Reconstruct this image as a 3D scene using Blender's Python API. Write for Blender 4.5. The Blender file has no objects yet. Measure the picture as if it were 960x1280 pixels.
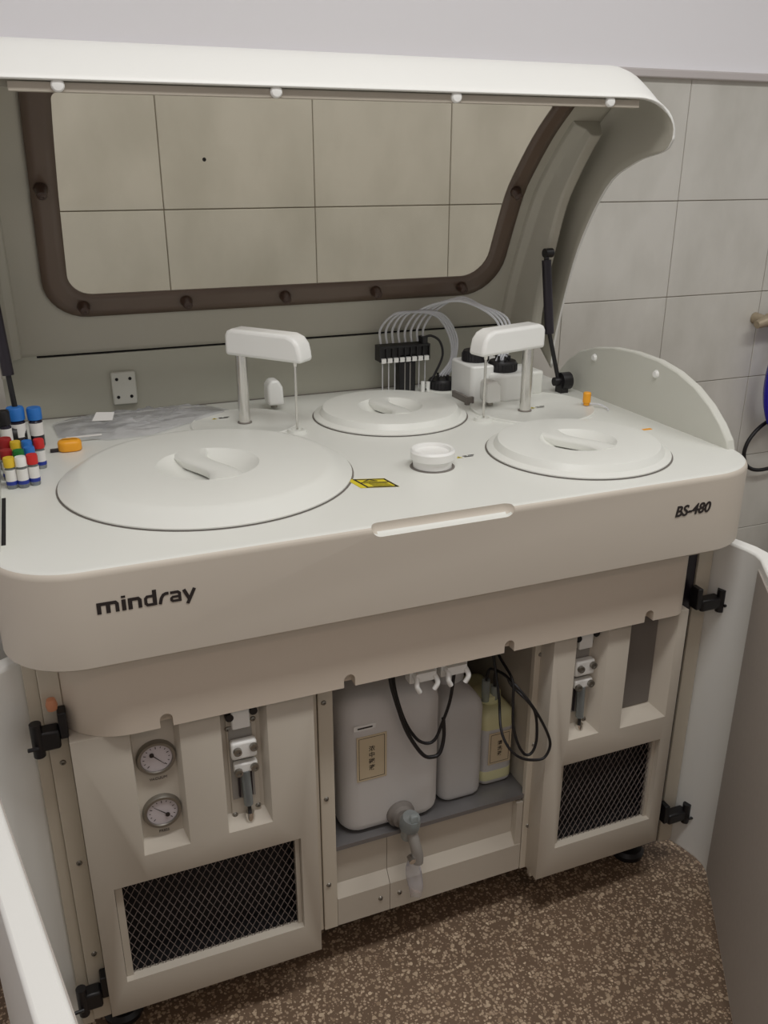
import bpy, bmesh, math, random
from mathutils import Vector, Matrix
random.seed(7)
PI = math.pi
scene = bpy.context.scene
COL = scene.collection

# ------------------------------------------------------------------ camera / world / light
cam_d = bpy.data.cameras.new('camera')
cam_d.sensor_width = 36.0
cam_d.sensor_fit = 'AUTO'
cam_d.lens = 1097.59 / 1280 * 36.0
cam_d.clip_start = 0.02
cam = bpy.data.objects.new('camera', cam_d)
COL.objects.link(cam)
cam.location = (-0.5357, -1.10, 1.43)
cam.rotation_euler = (math.radians(90 - 21.554), 0, math.radians(-21.856))
scene.camera = cam

world = bpy.data.worlds.new('room_ambience')
scene.world = world
world.use_nodes = True
bg = world.node_tree.nodes['Background']
bg.inputs[0].default_value = (1.0, 0.97, 0.94, 1)
bg.inputs[1].default_value = 0.28

def area(name, loc, size, size_y, power, col, rot=(0, 0, 0)):
    d = bpy.data.lights.new(name, 'AREA')
    d.shape = 'RECTANGLE'
    d.size = size
    d.size_y = size_y
    d.energy = power
    d.color = col
    o = bpy.data.objects.new(name, d)
    COL.objects.link(o)
    o.location = loc
    o.rotation_euler = rot
    return o
area('ceiling_lamp_light', (-0.10, -0.55, 2.68), 1.2, 0.25, 16, (1.0, 0.995, 0.985))
area('ceiling_lamp_light', (1.45, -0.50, 2.68), 1.2, 0.25, 10, (1.0, 0.995, 0.985))
area('ceiling_lamp_light', (-0.3, -2.0, 2.68), 1.2, 0.22, 3.6, (1.0, 0.70, 0.57))  # added warm light, no known source, tints the front faces pinkish

scene.view_settings.view_transform = 'Standard'
scene.view_settings.look = 'None'
scene.view_settings.gamma = 1.0
scene.view_settings.exposure = 0.16
scene.view_settings.use_curve_mapping = False

# ------------------------------------------------------------------ materials
def lin(c):
    return tuple(((x / 255) / 12.92 if x / 255 <= 0.04045 else ((x / 255 + 0.055) / 1.055) ** 2.4) for x in c)

def mat(name, rgb, rough=0.5, metal=0.0, vary=0.04, scale=6.0, bump=0.0, bscale=200, spec=0.5):
    m = bpy.data.materials.new(name)
    m.use_nodes = True
    nt = m.node_tree
    b = nt.nodes['Principled BSDF']
    c = lin(rgb)
    tc = nt.nodes.new('ShaderNodeTexCoord')
    nz = nt.nodes.new('ShaderNodeTexNoise')
    nz.inputs['Scale'].default_value = scale
    nz.inputs['Detail'].default_value = 5
    nt.links.new(tc.outputs['Object'], nz.inputs['Vector'])
    mx = nt.nodes.new('ShaderNodeMix')
    mx.data_type = 'RGBA'
    mx.inputs[6].default_value = (*[x * (1 - vary) for x in c], 1)
    mx.inputs[7].default_value = (*[min(1, x * (1 + vary)) for x in c], 1)
    nt.links.new(nz.outputs['Fac'], mx.inputs[0])
    nt.links.new(mx.outputs[2], b.inputs['Base Color'])
    b.inputs['Roughness'].default_value = rough
    b.inputs['Metallic'].default_value = metal
    b.inputs['Specular IOR Level'].default_value = spec
    if bump:
        n2 = nt.nodes.new('ShaderNodeTexNoise')
        n2.inputs['Scale'].default_value = bscale
        nt.links.new(tc.outputs['Object'], n2.inputs['Vector'])
        bp = nt.nodes.new('ShaderNodeBump')
        bp.inputs['Strength'].default_value = bump
        bp.inputs['Distance'].default_value = 0.002
        nt.links.new(n2.outputs['Fac'], bp.inputs['Height'])
        nt.links.new(bp.outputs['Normal'], b.inputs['Normal'])
    return m

def clear_mat(name, tint, rough=0.05, opac=0.0, surf=(230, 230, 230), bump=0.0, bscale=20, ior=1.45):
    """thin clear plastic: tinted see-through + fresnel gloss + a share of milky surface"""
    m = bpy.data.materials.new(name)
    m.use_nodes = True
    nt = m.node_tree
    nt.nodes.remove(nt.nodes['Principled BSDF'])
    out = nt.nodes['Material Output']
    tr = nt.nodes.new('ShaderNodeBsdfTransparent')
    tr.inputs[0].default_value = (*tint, 1)
    gl = nt.nodes.new('ShaderNodeBsdfGlossy')
    gl.inputs['Roughness'].default_value = rough
    gl.inputs['Color'].default_value = (1, 1, 1, 1)
    fr = nt.nodes.new('ShaderNodeFresnel')
    fr.inputs['IOR'].default_value = ior
    mix = nt.nodes.new('ShaderNodeMixShader')
    nt.links.new(fr.outputs[0], mix.inputs[0])
    nt.links.new(tr.outputs[0], mix.inputs[1])
    nt.links.new(gl.outputs[0], mix.inputs[2])
    last = mix
    if bump:
        tc = nt.nodes.new('ShaderNodeTexCoord')
        n2 = nt.nodes.new('ShaderNodeTexNoise')
        n2.inputs['Scale'].default_value = bscale
        nt.links.new(tc.outputs['Object'], n2.inputs['Vector'])
        bp = nt.nodes.new('ShaderNodeBump')
        bp.inputs['Strength'].default_value = bump
        bp.inputs['Distance'].default_value = 0.01
        nt.links.new(n2.outputs['Fac'], bp.inputs['Height'])
        nt.links.new(bp.outputs['Normal'], gl.inputs['Normal'])
        nt.links.new(bp.outputs['Normal'], fr.inputs['Normal'])
    if opac:
        df = nt.nodes.new('ShaderNodeBsdfDiffuse')
        df.inputs[0].default_value = (*lin(surf), 1)
        tl = nt.nodes.new('ShaderNodeBsdfTranslucent')
        tl.inputs[0].default_value = (*lin(surf), 1)
        dm = nt.nodes.new('ShaderNodeMixShader')
        dm.inputs[0].default_value = 0.35
        nt.links.new(df.outputs[0], dm.inputs[1])
        nt.links.new(tl.outputs[0], dm.inputs[2])
        m2 = nt.nodes.new('ShaderNodeMixShader')
        m2.inputs[0].default_value = opac
        nt.links.new(mix.outputs[0], m2.inputs[1])
        nt.links.new(dm.outputs[0], m2.inputs[2])
        last = m2
    nt.links.new(last.outputs[0], out.inputs[0])
    return m

M = {}
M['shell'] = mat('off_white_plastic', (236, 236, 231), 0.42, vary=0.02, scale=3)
M['plate'] = mat('splash_plate_plastic', (206, 206, 196), 0.45, vary=0.02)
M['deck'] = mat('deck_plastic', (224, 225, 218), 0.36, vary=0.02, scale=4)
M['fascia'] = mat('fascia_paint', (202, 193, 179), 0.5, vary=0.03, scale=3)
M['skirt'] = mat('skirt_paint', (216, 204, 188), 0.5, vary=0.03, scale=3)
M['panel'] = mat('panel_paint', (196, 188, 174), 0.5, vary=0.035, scale=5, bump=0.05, bscale=700)
M['post'] = mat('post_paint', (206, 197, 180), 0.5, vary=0.04, scale=7)
M['bay'] = mat('bay_paint', (186, 178, 164), 0.6, vary=0.05, scale=7)
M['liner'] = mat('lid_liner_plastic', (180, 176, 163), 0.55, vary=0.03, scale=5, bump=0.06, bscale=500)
M['rear'] = mat('rear_cover_plastic', (182, 181, 167), 0.55, vary=0.03, scale=6)
M['cover'] = mat('cover_plastic', (228, 229, 222), 0.34, vary=0.015, scale=5)
M['white'] = mat('white_plastic', (238, 238, 234), 0.32, vary=0.015, scale=8)
M['door_in'] = mat('door_inner_sheet', (178, 171, 163), 0.75, vary=0.06, scale=90, bump=0.15, bscale=900)
M['black'] = mat('black_plastic', (24, 22, 24), 0.42, vary=0.1)
M['dark'] = mat('dark_void', (18, 14, 16), 0.8, vary=0.1)
M['strut'] = mat('strut_paint', (34, 28, 36), 0.32, vary=0.1)
M['frame'] = mat('brown_acrylic_edge', (98, 82, 70), 0.3, vary=0.08, scale=12)
M['knob'] = mat('dark_brown_knob', (70, 52, 42), 0.3, vary=0.1)
M['steel'] = mat('brushed_steel', (222, 220, 216), 0.22, metal=1.0, vary=0.05)
M['steel_dark'] = mat('dull_zinc', (150, 146, 138), 0.4, metal=0.9, vary=0.08)
M['tray'] = mat('grey_tray_steel', (132, 130, 130), 0.35, metal=0.5, vary=0.1, scale=14)
M['mesh'] = mat('expanded_mesh_wire', (138, 128, 124), 0.45, metal=0.4, vary=0.08)
M['grey'] = mat('grey_plastic', (150, 146, 140), 0.5, vary=0.05)
M['grey_dark'] = mat('grey_recess_plate', (122, 116, 110), 0.65, vary=0.06)
M['ink'] = mat('dark_print', (40, 32, 30), 0.5, vary=0.03)
M['yellow'] = mat('yellow_print', (214, 196, 40), 0.5, vary=0.05)
M['orange'] = mat('orange_plastic', (246, 170, 40), 0.45, vary=0.05)
M['cream'] = mat('cream_paper', (206, 190, 160), 0.7, vary=0.05)
M['paper'] = mat('white_paper', (232, 230, 226), 0.7, vary=0.03)
M['dial'] = mat('gauge_dial', (206, 198, 200), 0.5, vary=0.02)
M['blue'] = mat('blue_cap', (44, 116, 196), 0.4, vary=0.05)
M['red'] = mat('red_cap', (204, 40, 38), 0.4, vary=0.05)
M['dred'] = mat('dark_red_cap', (158, 34, 36), 0.4, vary=0.05)
M['yel'] = mat('yellow_cap', (226, 190, 48), 0.4, vary=0.05)
M['green'] = mat('green_cap', (28, 120, 48), 0.4, vary=0.05)
M['navy'] = mat('navy_band', (36, 56, 150), 0.5, vary=0.05)
M['brownglass'] = mat('dark_bottle_glass', (34, 28, 44), 0.2, vary=0.1)
M['hose'] = mat('blue_hose', (44, 36, 168), 0.25, vary=0.1)
M['brass'] = mat('worn_tap', (178, 164, 140), 0.45, metal=0.3, vary=0.2, scale=60)
M['tube'] = clear_mat('clear_tubing', (0.95, 0.95, 0.96), 0.2, 0.72, (244, 245, 248))
M['glass'] = clear_mat('tinted_window', (0.86, 0.82, 0.73), 0.25, ior=1.12)
M['film'] = clear_mat('clear_film', (0.97, 0.97, 0.97), 0.10, bump=0.5, bscale=14)
M['bag'] = clear_mat('clear_bag', (0.94, 0.94, 0.95), 0.08, 0.24, (226, 225, 232), bump=0.3, bscale=30)
M['vial'] = clear_mat('vial_plastic', (0.85, 0.88, 0.88), 0.1, 0.4, (205, 212, 212))
M['jug'] = clear_mat('milky_jug', (0.93, 0.92, 0.91), 0.3, 0.90, (255, 251, 247))
M['milky'] = clear_mat('milky_bottle', (0.93, 0.92, 0.91), 0.3, 0.72, (255, 252, 249))
M['liquid'] = clear_mat('still_water', (0.80, 0.84, 0.86), 0.1, 0.9, (196, 205, 208))
M['yliquid'] = mat('pale_yellow_film', (214, 211, 166), 0.5, vary=0.05)
M['plaster'] = mat('lavender_plaster', (250, 249, 252), 0.85, vary=0.015, scale=2)
M['trim'] = mat('grey_trim', (206, 200, 198), 0.6, vary=0.05)
M['grout'] = mat('dark_grout', (150, 142, 130), 0.9, vary=0.1, scale=30)
M['skin'] = mat('copper_bolt', (206, 140, 104), 0.4, vary=0.05)
M['sidebox'] = mat('pale_box_paint', (196, 186, 184), 0.6, vary=0.05)

# wall tile: pale grey-beige with faint marbled mottling
def tile_mat():
    m = mat('glazed_wall_tile', (205, 200, 192), 0.34, vary=0.05, scale=9)
    nt = m.node_tree
    b = nt.nodes['Principled BSDF']
    oi = nt.nodes.new('ShaderNodeObjectInfo')
    tc = nt.nodes.new('ShaderNodeTexCoord')
    add = nt.nodes.new('ShaderNodeVectorMath')
    mul = nt.nodes.new('ShaderNodeVectorMath')
    mul.operation = 'SCALE'
    mul.inputs[3].default_value = 1.0
    nt.links.new(oi.outputs['Location'], mul.inputs[0])
    nt.links.new(tc.outputs['Object'], add.inputs[0])
    nt.links.new(mul.outputs[0], add.inputs[1])
    mp = nt.nodes.new('ShaderNodeMapping')
    mp.inputs['Scale'].default_value = (8, 8, 4.5)
    nt.links.new(add.outputs[0], mp.inputs[0])
    n = nt.nodes.new('ShaderNodeTexNoise')
    n.inputs['Scale'].default_value = 1.0
    n.inputs['Detail'].default_value = 7
    nt.links.new(mp.outputs[0], n.inputs['Vector'])
    r = nt.nodes.new('ShaderNodeValToRGB')
    r.color_ramp.elements[0].position = 0.32
    r.color_ramp.elements[0].color = (*lin((206, 204, 195)), 1)
    r.color_ramp.elements[1].position = 0.62
    r.color_ramp.elements[1].color = (*lin((220, 218, 210)), 1)
    nt.links.new(n.outputs['Fac'], r.inputs[0])
    nt.links.new(r.outputs[0], b.inputs['Base Color'])
    return m
M['tile'] = tile_mat()

def terrazzo():
    m = bpy.data.materials.new('brown_terrazzo')
    m.use_nodes = True
    nt = m.node_tree
    b = nt.nodes['Principled BSDF']
    tc = nt.nodes.new('ShaderNodeTexCoord')
    warp = nt.nodes.new('ShaderNodeTexNoise')
    warp.inputs['Scale'].default_value = 60
    nt.links.new(tc.outputs['Object'], warp.inputs['Vector'])
    sc = nt.nodes.new('ShaderNodeVectorMath')
    sc.operation = 'MULTIPLY_ADD'
    sc.inputs[1].default_value = (0.007, 0.007, 0.007)
    nt.links.new(warp.outputs['Color'], sc.inputs[0])
    nt.links.new(tc.outputs['Object'], sc.inputs[2])
    col = None
    base = nt.nodes.new('ShaderNodeTexNoise')
    base.inputs['Scale'].default_value = 5
    base.inputs['Detail'].default_value = 6
    nt.links.new(tc.outputs['Object'], base.inputs['Vector'])
    br = nt.nodes.new('ShaderNodeValToRGB')
    br.color_ramp.elements[0].color = (*lin((103, 85, 69)), 1)
    br.color_ramp.elements[1].color = (*lin((132, 110, 90)), 1)
    nt.links.new(base.outputs['Fac'], br.inputs[0])
    col = br.outputs[0]
    for scale, thr, c0, c1, dens in ((205, 0.50, (152, 128, 106), (206, 184, 158), 0.10), (125, 0.46, (144, 120, 96), (224, 203, 175), 0.35)):
        v = nt.nodes.new('ShaderNodeTexVoronoi')
        v.inputs['Scale'].default_value = scale
        v.inputs['Randomness'].default_value = 1.0
        nt.links.new(sc.outputs[0], v.inputs['Vector'])
        sep = nt.nodes.new('ShaderNodeSeparateColor')
        nt.links.new(v.outputs['Color'], sep.inputs[0])
        th = nt.nodes.new('ShaderNodeMath')
        th.operation = 'MULTIPLY'
        th.inputs[1].default_value = thr + 0.14
        nt.links.new(sep.outputs[1], th.inputs[0])
        lt = nt.nodes.new('ShaderNodeMath')
        lt.operation = 'LESS_THAN'
        nt.links.new(v.outputs['Distance'], lt.inputs[0])
        nt.links.new(th.outputs[0], lt.inputs[1])
        gt = nt.nodes.new('ShaderNodeMath')
        gt.operation = 'GREATER_THAN'
        gt.inputs[1].default_value = dens
        nt.links.new(sep.outputs[0], gt.inputs[0])
        fac = nt.nodes.new('ShaderNodeMath')
        fac.operation = 'MULTIPLY'
        nt.links.new(lt.outputs[0], fac.inputs[0])
        nt.links.new(gt.outputs[0], fac.inputs[1])
        cr = nt.nodes.new('ShaderNodeMix')
        cr.data_type = 'RGBA'
        cr.inputs[6].default_value = (*lin(c0), 1)
        cr.inputs[7].default_value = (*lin(c1), 1)
        nt.links.new(sep.outputs[2], cr.inputs[0])
        mx = nt.nodes.new('ShaderNodeMix')
        mx.data_type = 'RGBA'
        nt.links.new(fac.outputs[0], mx.inputs[0])
        nt.links.new(col, mx.inputs[6])
        nt.links.new(cr.outputs[2], mx.inputs[7])
        col = mx.outputs[2]
    nt.links.new(col, b.inputs['Base Color'])
    b.inputs['Roughness'].default_value = 0.45
    return m
M['terrazzo'] = terrazzo()

# ------------------------------------------------------------------ geometry helpers (world coordinates)
WL = {}
class G:
    def __init__(self):
        self.v = []
        self.f = []
    def add(self, v, f):
        o = len(self.v)
        self.v += [tuple(x) for x in v]
        self.f += [tuple(i + o for i in q) for q in f]
        return self
    def box(self, x0, x1, y0, y1, z0, z1):
        return self.add([(x0, y0, z0), (x1, y0, z0), (x1, y1, z0), (x0, y1, z0), (x0, y0, z1), (x1, y0, z1), (x1, y1, z1), (x0, y1, z1)],
                        [(0, 3, 2, 1), (4, 5, 6, 7), (0, 1, 5, 4), (1, 2, 6, 5), (2, 3, 7, 6), (3, 0, 4, 7)])
    def cyl(self, p0, p1, r0, r1=None, n=20):
        r1 = r0 if r1 is None else r1
        p0, p1 = Vector(p0), Vector(p1)
        a = (p1 - p0).normalized()
        u = a.orthogonal().normalized()
        w = a.cross(u)
        v = []
        for p, r in ((p0, r0), (p1, r1)):
            for i in range(n):
                t = 2 * PI * i / n
                v.append(p + u * (r * math.cos(t)) + w * (r * math.sin(t)))
        f = [(i, (i + 1) % n, n + (i + 1) % n, n + i) for i in range(n)]
        f += [tuple(range(n - 1, -1, -1)), tuple(range(n, 2 * n))]
        return self.add(v, f)
    def lathe(self, c, prof, n=40, axis=(0, 0, 1)):
        """prof: list of (radius, height) ; r=0 ends close"""
        a = Vector(axis).normalized()
        if abs(a.z) > 0.99:
            u, w = Vector((1, 0, 0)), Vector((0, 1, 0))
        else:
            u = a.orthogonal().normalized()
            w = a.cross(u)
        c = Vector(c)
        v = []
        for r, h in prof:
            for i in range(n):
                t = 2 * PI * i / n
                v.append(c + a * h + u * (r * math.cos(t)) + w * (r * math.sin(t)))
        f = []
        for k in range(len(prof) - 1):
            for i in range(n):
                j = (i + 1) % n
                f.append((k * n + i, k * n + j, (k + 1) * n + j, (k + 1) * n + i))
        return self.add(v, f)
    def tube(self, pts, r, n=8, smooth=0):
        P = [Vector(p) for p in pts]
        if smooth:
            P = spline(P, smooth)
        v = []
        prev = None
        for i, p in enumerate(P):
            t = (P[min(i + 1, len(P) - 1)] - P[max(i - 1, 0)]).normalized()
            if prev is None:
                u = t.orthogonal().normalized()
            else:
                u = (prev - t * prev.dot(t)).normalized()
            prev = u
            w = t.cross(u)
            for k in range(n):
                a = 2 * PI * k / n
                v.append(p + u * (r * math.cos(a)) + w * (r * math.sin(a)))
        f = []
        for i in range(len(P) - 1):
            for k in range(n):
                j = (k + 1) % n
                f.append((i * n + k, i * n + j, (i + 1) * n + j, (i + 1) * n + k))
        f += [tuple(range(n - 1, -1, -1)), tuple(range((len(P) - 1) * n, len(P) * n))]
        return self.add(v, f)
    def prism(self, poly, fn, d0, d1):
        """poly in 2D; fn(a,b,d)->3D ; extruded from d0 to d1"""
        n = len(poly)
        v = [fn(a, b, d0) for a, b in poly] + [fn(a, b, d1) for a, b in poly]
        f = [tuple(range(n - 1, -1, -1)), tuple(range(n, 2 * n))]
        f += [(i, (i + 1) % n, n + (i + 1) % n, n + i) for i in range(n)]
        return self.add(v, f)
    def frustum_y(self, x0, x1, z0, z1, y0, X0, X1, Z0, Z1, y1):
        return self.add([(x0, y0, z0), (x1, y0, z0), (X1, y1, Z0), (X0, y1, Z0), (x0, y0, z1), (x1, y0, z1), (X1, y1, Z1), (X0, y1, Z1)],
                        [(0, 3, 2, 1), (4, 5, 6, 7), (0, 1, 5, 4), (1, 2, 6, 5), (2, 3, 7, 6), (3, 0, 4, 7)])

def spline(P, n):
    out = []
    for i in range(len(P) - 1):
        p0, p1, p2, p3 = P[max(i - 1, 0)], P[i], P[i + 1], P[min(i + 2, len(P) - 1)]
        for k in range(n):
            t = k / n
            out.append(0.5 * ((2 * p1) + (p2 - p0) * t + (2 * p0 - 5 * p1 + 4 * p2 - p3) * t * t + (3 * p1 - p0 - 3 * p2 + p3) * t ** 3))
    out.append(P[-1])
    return out

def finish_mesh(me, smooth):
    bm = bmesh.new()
    bm.from_mesh(me)
    bmesh.ops.remove_doubles(bm, verts=bm.verts, dist=1e-6)
    bmesh.ops.recalc_face_normals(bm, faces=bm.faces)
    bm.to_mesh(me)
    bm.free()
    if smooth:
        for p in me.polygons:
            p.use_smooth = True
        me.set_sharp_from_angle(angle=math.radians(smooth))

def obj(name, g, m, parent=None, smooth=35, bevel=0, seg=2, origin=None, solid=0, recalc=True):
    base = WL[parent.name] if parent else Vector(origin or (0, 0, 0))
    me = bpy.data.meshes.new(name)
    me.from_pydata([tuple(Vector(v) - base) for v in g.v], [], g.f)
    finish_mesh(me, smooth)
    me.materials.append(m)
    o = bpy.data.objects.new(name, me)
    COL.objects.link(o)
    if parent:
        o.parent = parent
    else:
        o.location = base
    WL[o.name] = base
    if solid:
        md = o.modifiers.new('Solidify', 'SOLIDIFY')
        md.thickness = solid
        md.offset = 0
    if bevel:
        md = o.modifiers.new('Bevel', 'BEVEL')
        md.width = bevel
        md.segments = seg
        md.limit_method = 'ANGLE'
        md.angle_limit = math.radians(35)
        md.use_clamp_overlap = True
    return o

def bake(o, smooth=35):
    dg = bpy.context.evaluated_depsgraph_get()
    me = bpy.data.meshes.new_from_object(o.evaluated_get(dg))
    o.modifiers.clear()
    o.data = me
    if smooth:
        for p in me.polygons:
            p.use_smooth = True
        me.set_sharp_from_angle(angle=math.radians(smooth))

def cut(o, cutters, bevel=0, smooth=35):
    """subtract closed cutter solids from o"""
    tmp = []
    base = WL[o.name]
    for g in cutters:
        me = bpy.data.meshes.new('cutter')
        me.from_pydata([tuple(Vector(v)) for v in g.v], [], g.f)
        finish_mesh(me, 0)
        c = bpy.data.objects.new('cutter', me)
        COL.objects.link(c)
        tmp.append(c)
        md = o.modifiers.new('cut', 'BOOLEAN')
        md.operation = 'DIFFERENCE'
        md.solver = 'EXACT'
        md.object = c
    if bevel:
        md = o.modifiers.new('Bevel', 'BEVEL')
        md.width = bevel
        md.segments = 2
        md.limit_method = 'ANGLE'
        md.angle_limit = math.radians(40)
    bpy.context.view_layer.update()
    bake(o, smooth)
    for c in tmp:
        bpy.data.objects.remove(c)

def thing(name, label, cat, loc=(0, 0, 0), group=None):
    o = bpy.data.objects.new(name, None)
    o.empty_display_size = 0.05
    COL.objects.link(o)
    o.location = loc
    WL[o.name] = Vector(loc)
    o['label'] = label
    o['category'] = cat
    if group:
        o['group'] = group
    return o

def tag(o, label, cat, group=None):
    o['label'] = label
    o['category'] = cat
    if group:
        o['group'] = group
    return o

def struct(o):
    o['kind'] = 'structure'
    return o

def inst(name, me, m, loc, parent, rot=(0, 0, 0)):
    o = bpy.data.objects.new(name, me)
    COL.objects.link(o)
    o.parent = parent
    o.location = Vector(loc) - WL[parent.name]
    o.rotation_euler = rot
    WL[o.name] = Vector(loc)
    return o

def mesh_of(g, m, smooth=35):
    me = bpy.data.meshes.new('shared')
    me.from_pydata(g.v, [], g.f)
    finish_mesh(me, smooth)
    me.materials.append(m)
    return me

def text_geo(body, size, shear=0.0, offset=0.0, depth=0.0004, align='LEFT'):
    cu = bpy.data.curves.new('txt', 'FONT')
    cu.body = body
    cu.size = size
    cu.shear = shear
    cu.offset = offset
    cu.extrude = depth
    cu.align_x = align
    cu.resolution_u = 4
    o = bpy.data.objects.new('txt', cu)
    COL.objects.link(o)
    bpy.context.view_layer.update()
    dg = bpy.context.evaluated_depsgraph_get()
    me = bpy.data.meshes.new_from_object(o.evaluated_get(dg))
    v = [tuple(x.co) for x in me.vertices]
    f = [tuple(p.vertices) for p in me.polygons]
    bpy.data.objects.remove(o)
    bpy.data.meshes.remove(me)
    return v, f

def place_text(name, body, size, fn, m, parent, **kw):
    v, f = text_geo(body, size, **kw)
    g = G().add([fn(*p) for p in v], f)
    return obj(name, g, m, parent, smooth=0)

def rrect(x0, x1, y0, y1, r, n=6, m=1, rs=None):
    """rounded rectangle, counter-clockwise, m extra points per straight edge; rs = radii (bl, br, tr, tl)"""
    rs = rs or (r, r, r, r)
    out = []
    corners = [(x0 + rs[0], y0 + rs[0], PI, rs[0]), (x1 - rs[1], y0 + rs[1], 1.5 * PI, rs[1]), (x1 - rs[2], y1 - rs[2], 0, rs[2]), (x0 + rs[3], y1 - rs[3], 0.5 * PI, rs[3])]
    arcs = []
    for cx, cy, a0, rr in corners:
        arcs.append([(cx + rr * math.cos(a0 + PI / 2 * k / n), cy + rr * math.sin(a0 + PI / 2 * k / n)) for k in range(n + 1)])
    for i in range(4):
        out += arcs[i]
        a, b = arcs[i][-1], arcs[(i + 1) % 4][0]
        for k in range(1, m):
            out.append((a[0] + (b[0] - a[0]) * k / m, a[1] + (b[1] - a[1]) * k / m))
    return out

XY = lambda a, b, d: (a, b, d)       # prism along z
XZ = lambda a, b, d: (a, d, b)       # prism along y
YZ = lambda a, b, d: (d, a, b)       # prism along x

# ================================================================== SETTING
floor_g = G().box(-2.6, 3.2, -2.2, 1.06, -0.05, 0.0)
struct(obj('floor', floor_g, M['terrazzo']))
WY = 1.05
wall = struct(obj('wall_back', G().box(-2.6, 3.2, WY + 0.004, WY + 0.15, 0, 1.655), M['grout']))
struct(obj('wall_back', G().box(-2.6, 3.2, WY + 0.002, WY + 0.15, 1.655, 2.8), M['plaster']))
struct(obj('trim_1', G().box(-2.6, 3.2, WY - 0.018, WY + 0.01, 1.646, 1.668), M['trim'], bevel=0.004))
struct(obj('wall_left', G().box(-1.75, -1.6, -2.2, 1.05, 0, 2.8), M['plaster']))
struct(obj('ceiling', G().box(-2.6, 3.2, -2.2, 1.2, 2.8, 2.9), M['plaster']))
TW, GAP = 0.361, 0.0022
xs = [0.147 + TW * k for k in range(-7, 9)]
zs = [(-0.010, 0.259), (0.259, 0.528), (0.528, 0.797), (0.797, 1.066), (1.066, 1.335), (1.335, 1.650)]
for z0, z1 in zs:
    z0c = max(z0, 0)
    h = z1 - z0c - GAP
    g = G().box(-TW / 2 + GAP / 2, TW / 2 - GAP / 2, 0, 0.0075, -h / 2, h / 2)
    me = mesh_of(g, M['tile'], 0)
    bm = bmesh.new()
    bm.from_mesh(me)
    bmesh.ops.bevel(bm, geom=bm.edges[:], offset=0.0012, segments=1, affect='EDGES')
    bm.to_mesh(me)
    bm.free()
    for x in xs:
        inst('tile', me, None, (x + TW / 2, WY + random.uniform(-0.0006, 0.0006), (z0c + z1) / 2), wall)

obj('tile_chip', G().cyl((-0.114, WY - 0.0007, 1.442), (-0.114, WY + 0.002, 1.442), 0.0045, n=9), M['dark'], wall, smooth=0)
# ceiling lamp bodies, out of frame; the one behind the camera is made up
for cx, cy, lb in ((-0.10, -0.55, 'white strip lamp on ceiling above the analyser'), (1.45, -0.50, 'white strip lamp on ceiling to the right of the analyser'), (-0.3, -2.0, 'added unseen lamp body on ceiling behind the camera, for a warm tint')):
    lamp = thing('ceiling_lamp', lb, 'lamp', (cx, cy, 2.8))
    obj('lamp_body', G().box(cx - 0.62, cx + 0.62, cy - 0.19, cy + 0.19, 2.70, 2.7995), M['white'], lamp, bevel=0.01)

# ================================================================== ANALYSER
AN = thing('chemistry_analyzer', 'large off-white floor standing chemistry analyser with raised lid and open cabinet doors', 'analyzer', (0.0, 0.4, 0.0))
DZ = 0.94      # deck height
XL, XR = -0.632, 0.655

# --- upper housing: deck + fascia in one moulded shell
def rounded_block(path, z0, z1, r, n=5):
    """vertical sides, top edge rounded by r (path shrinks inward by normals)"""
    g = G()
    N = len(path)
    nor = []
    for i in range(N):
        a, b = Vector(path[i - 1]), Vector(path[(i + 1) % N])
        t = (b - a).normalized()
        nor.append(Vector((t.y, -t.x)))
    rings = [(0, z0 + 0.004), (0, z1 - r)] + [(r * (1 - math.cos(PI / 2 * k / n)), z1 - r + r * math.sin(PI / 2 * k / n)) for k in range(1, n + 1)]
    rings = [(0.004, z0)] + rings
    v = []
    for ins, z in rings:
        for i in range(N):
            v.append((path[i][0] - nor[i].x * ins, path[i][1] - nor[i].y * ins, z))
    f = []
    for k in range(len(rings) - 1):
        for i in range(N):
            j = (i + 1) % N
            f.append((k * N + i, k * N + j, (k + 1) * N + j, (k + 1) * N + i))
    f.append(tuple(range(N - 1, -1, -1)))
    f.append(tuple(range((len(rings) - 1) * N, len(rings) * N)))
    return g.add(v, f)
outline = rrect(XL, XR, 0.0, 0.84, 0.1, n=14, rs=(0.112, 0.125, 0.05, 0.05))
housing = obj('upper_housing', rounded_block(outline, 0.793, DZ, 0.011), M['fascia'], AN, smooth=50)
# finger grip scooped out of the front top edge
gx0, gx1, gr = -0.113, 0.125, 0.0155
cap = G()
prof = [(0.0, 0.0)] + [(gr * math.sin(PI / 2 * k / 6), gr * (1 - math.cos(PI / 2 * k / 6))) for k in range(1, 7)]
L = gx1 - gx0
full = prof + [(r, L - h) for r, h in reversed(prof)]
cap.lathe((gx0, 0.0005, DZ - 0.0015), full, 20, (1, 0, 0))
cut(housing, [cap], smooth=40)
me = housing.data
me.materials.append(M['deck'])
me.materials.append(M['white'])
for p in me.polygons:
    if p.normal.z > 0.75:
        p.material_index = 1

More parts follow.
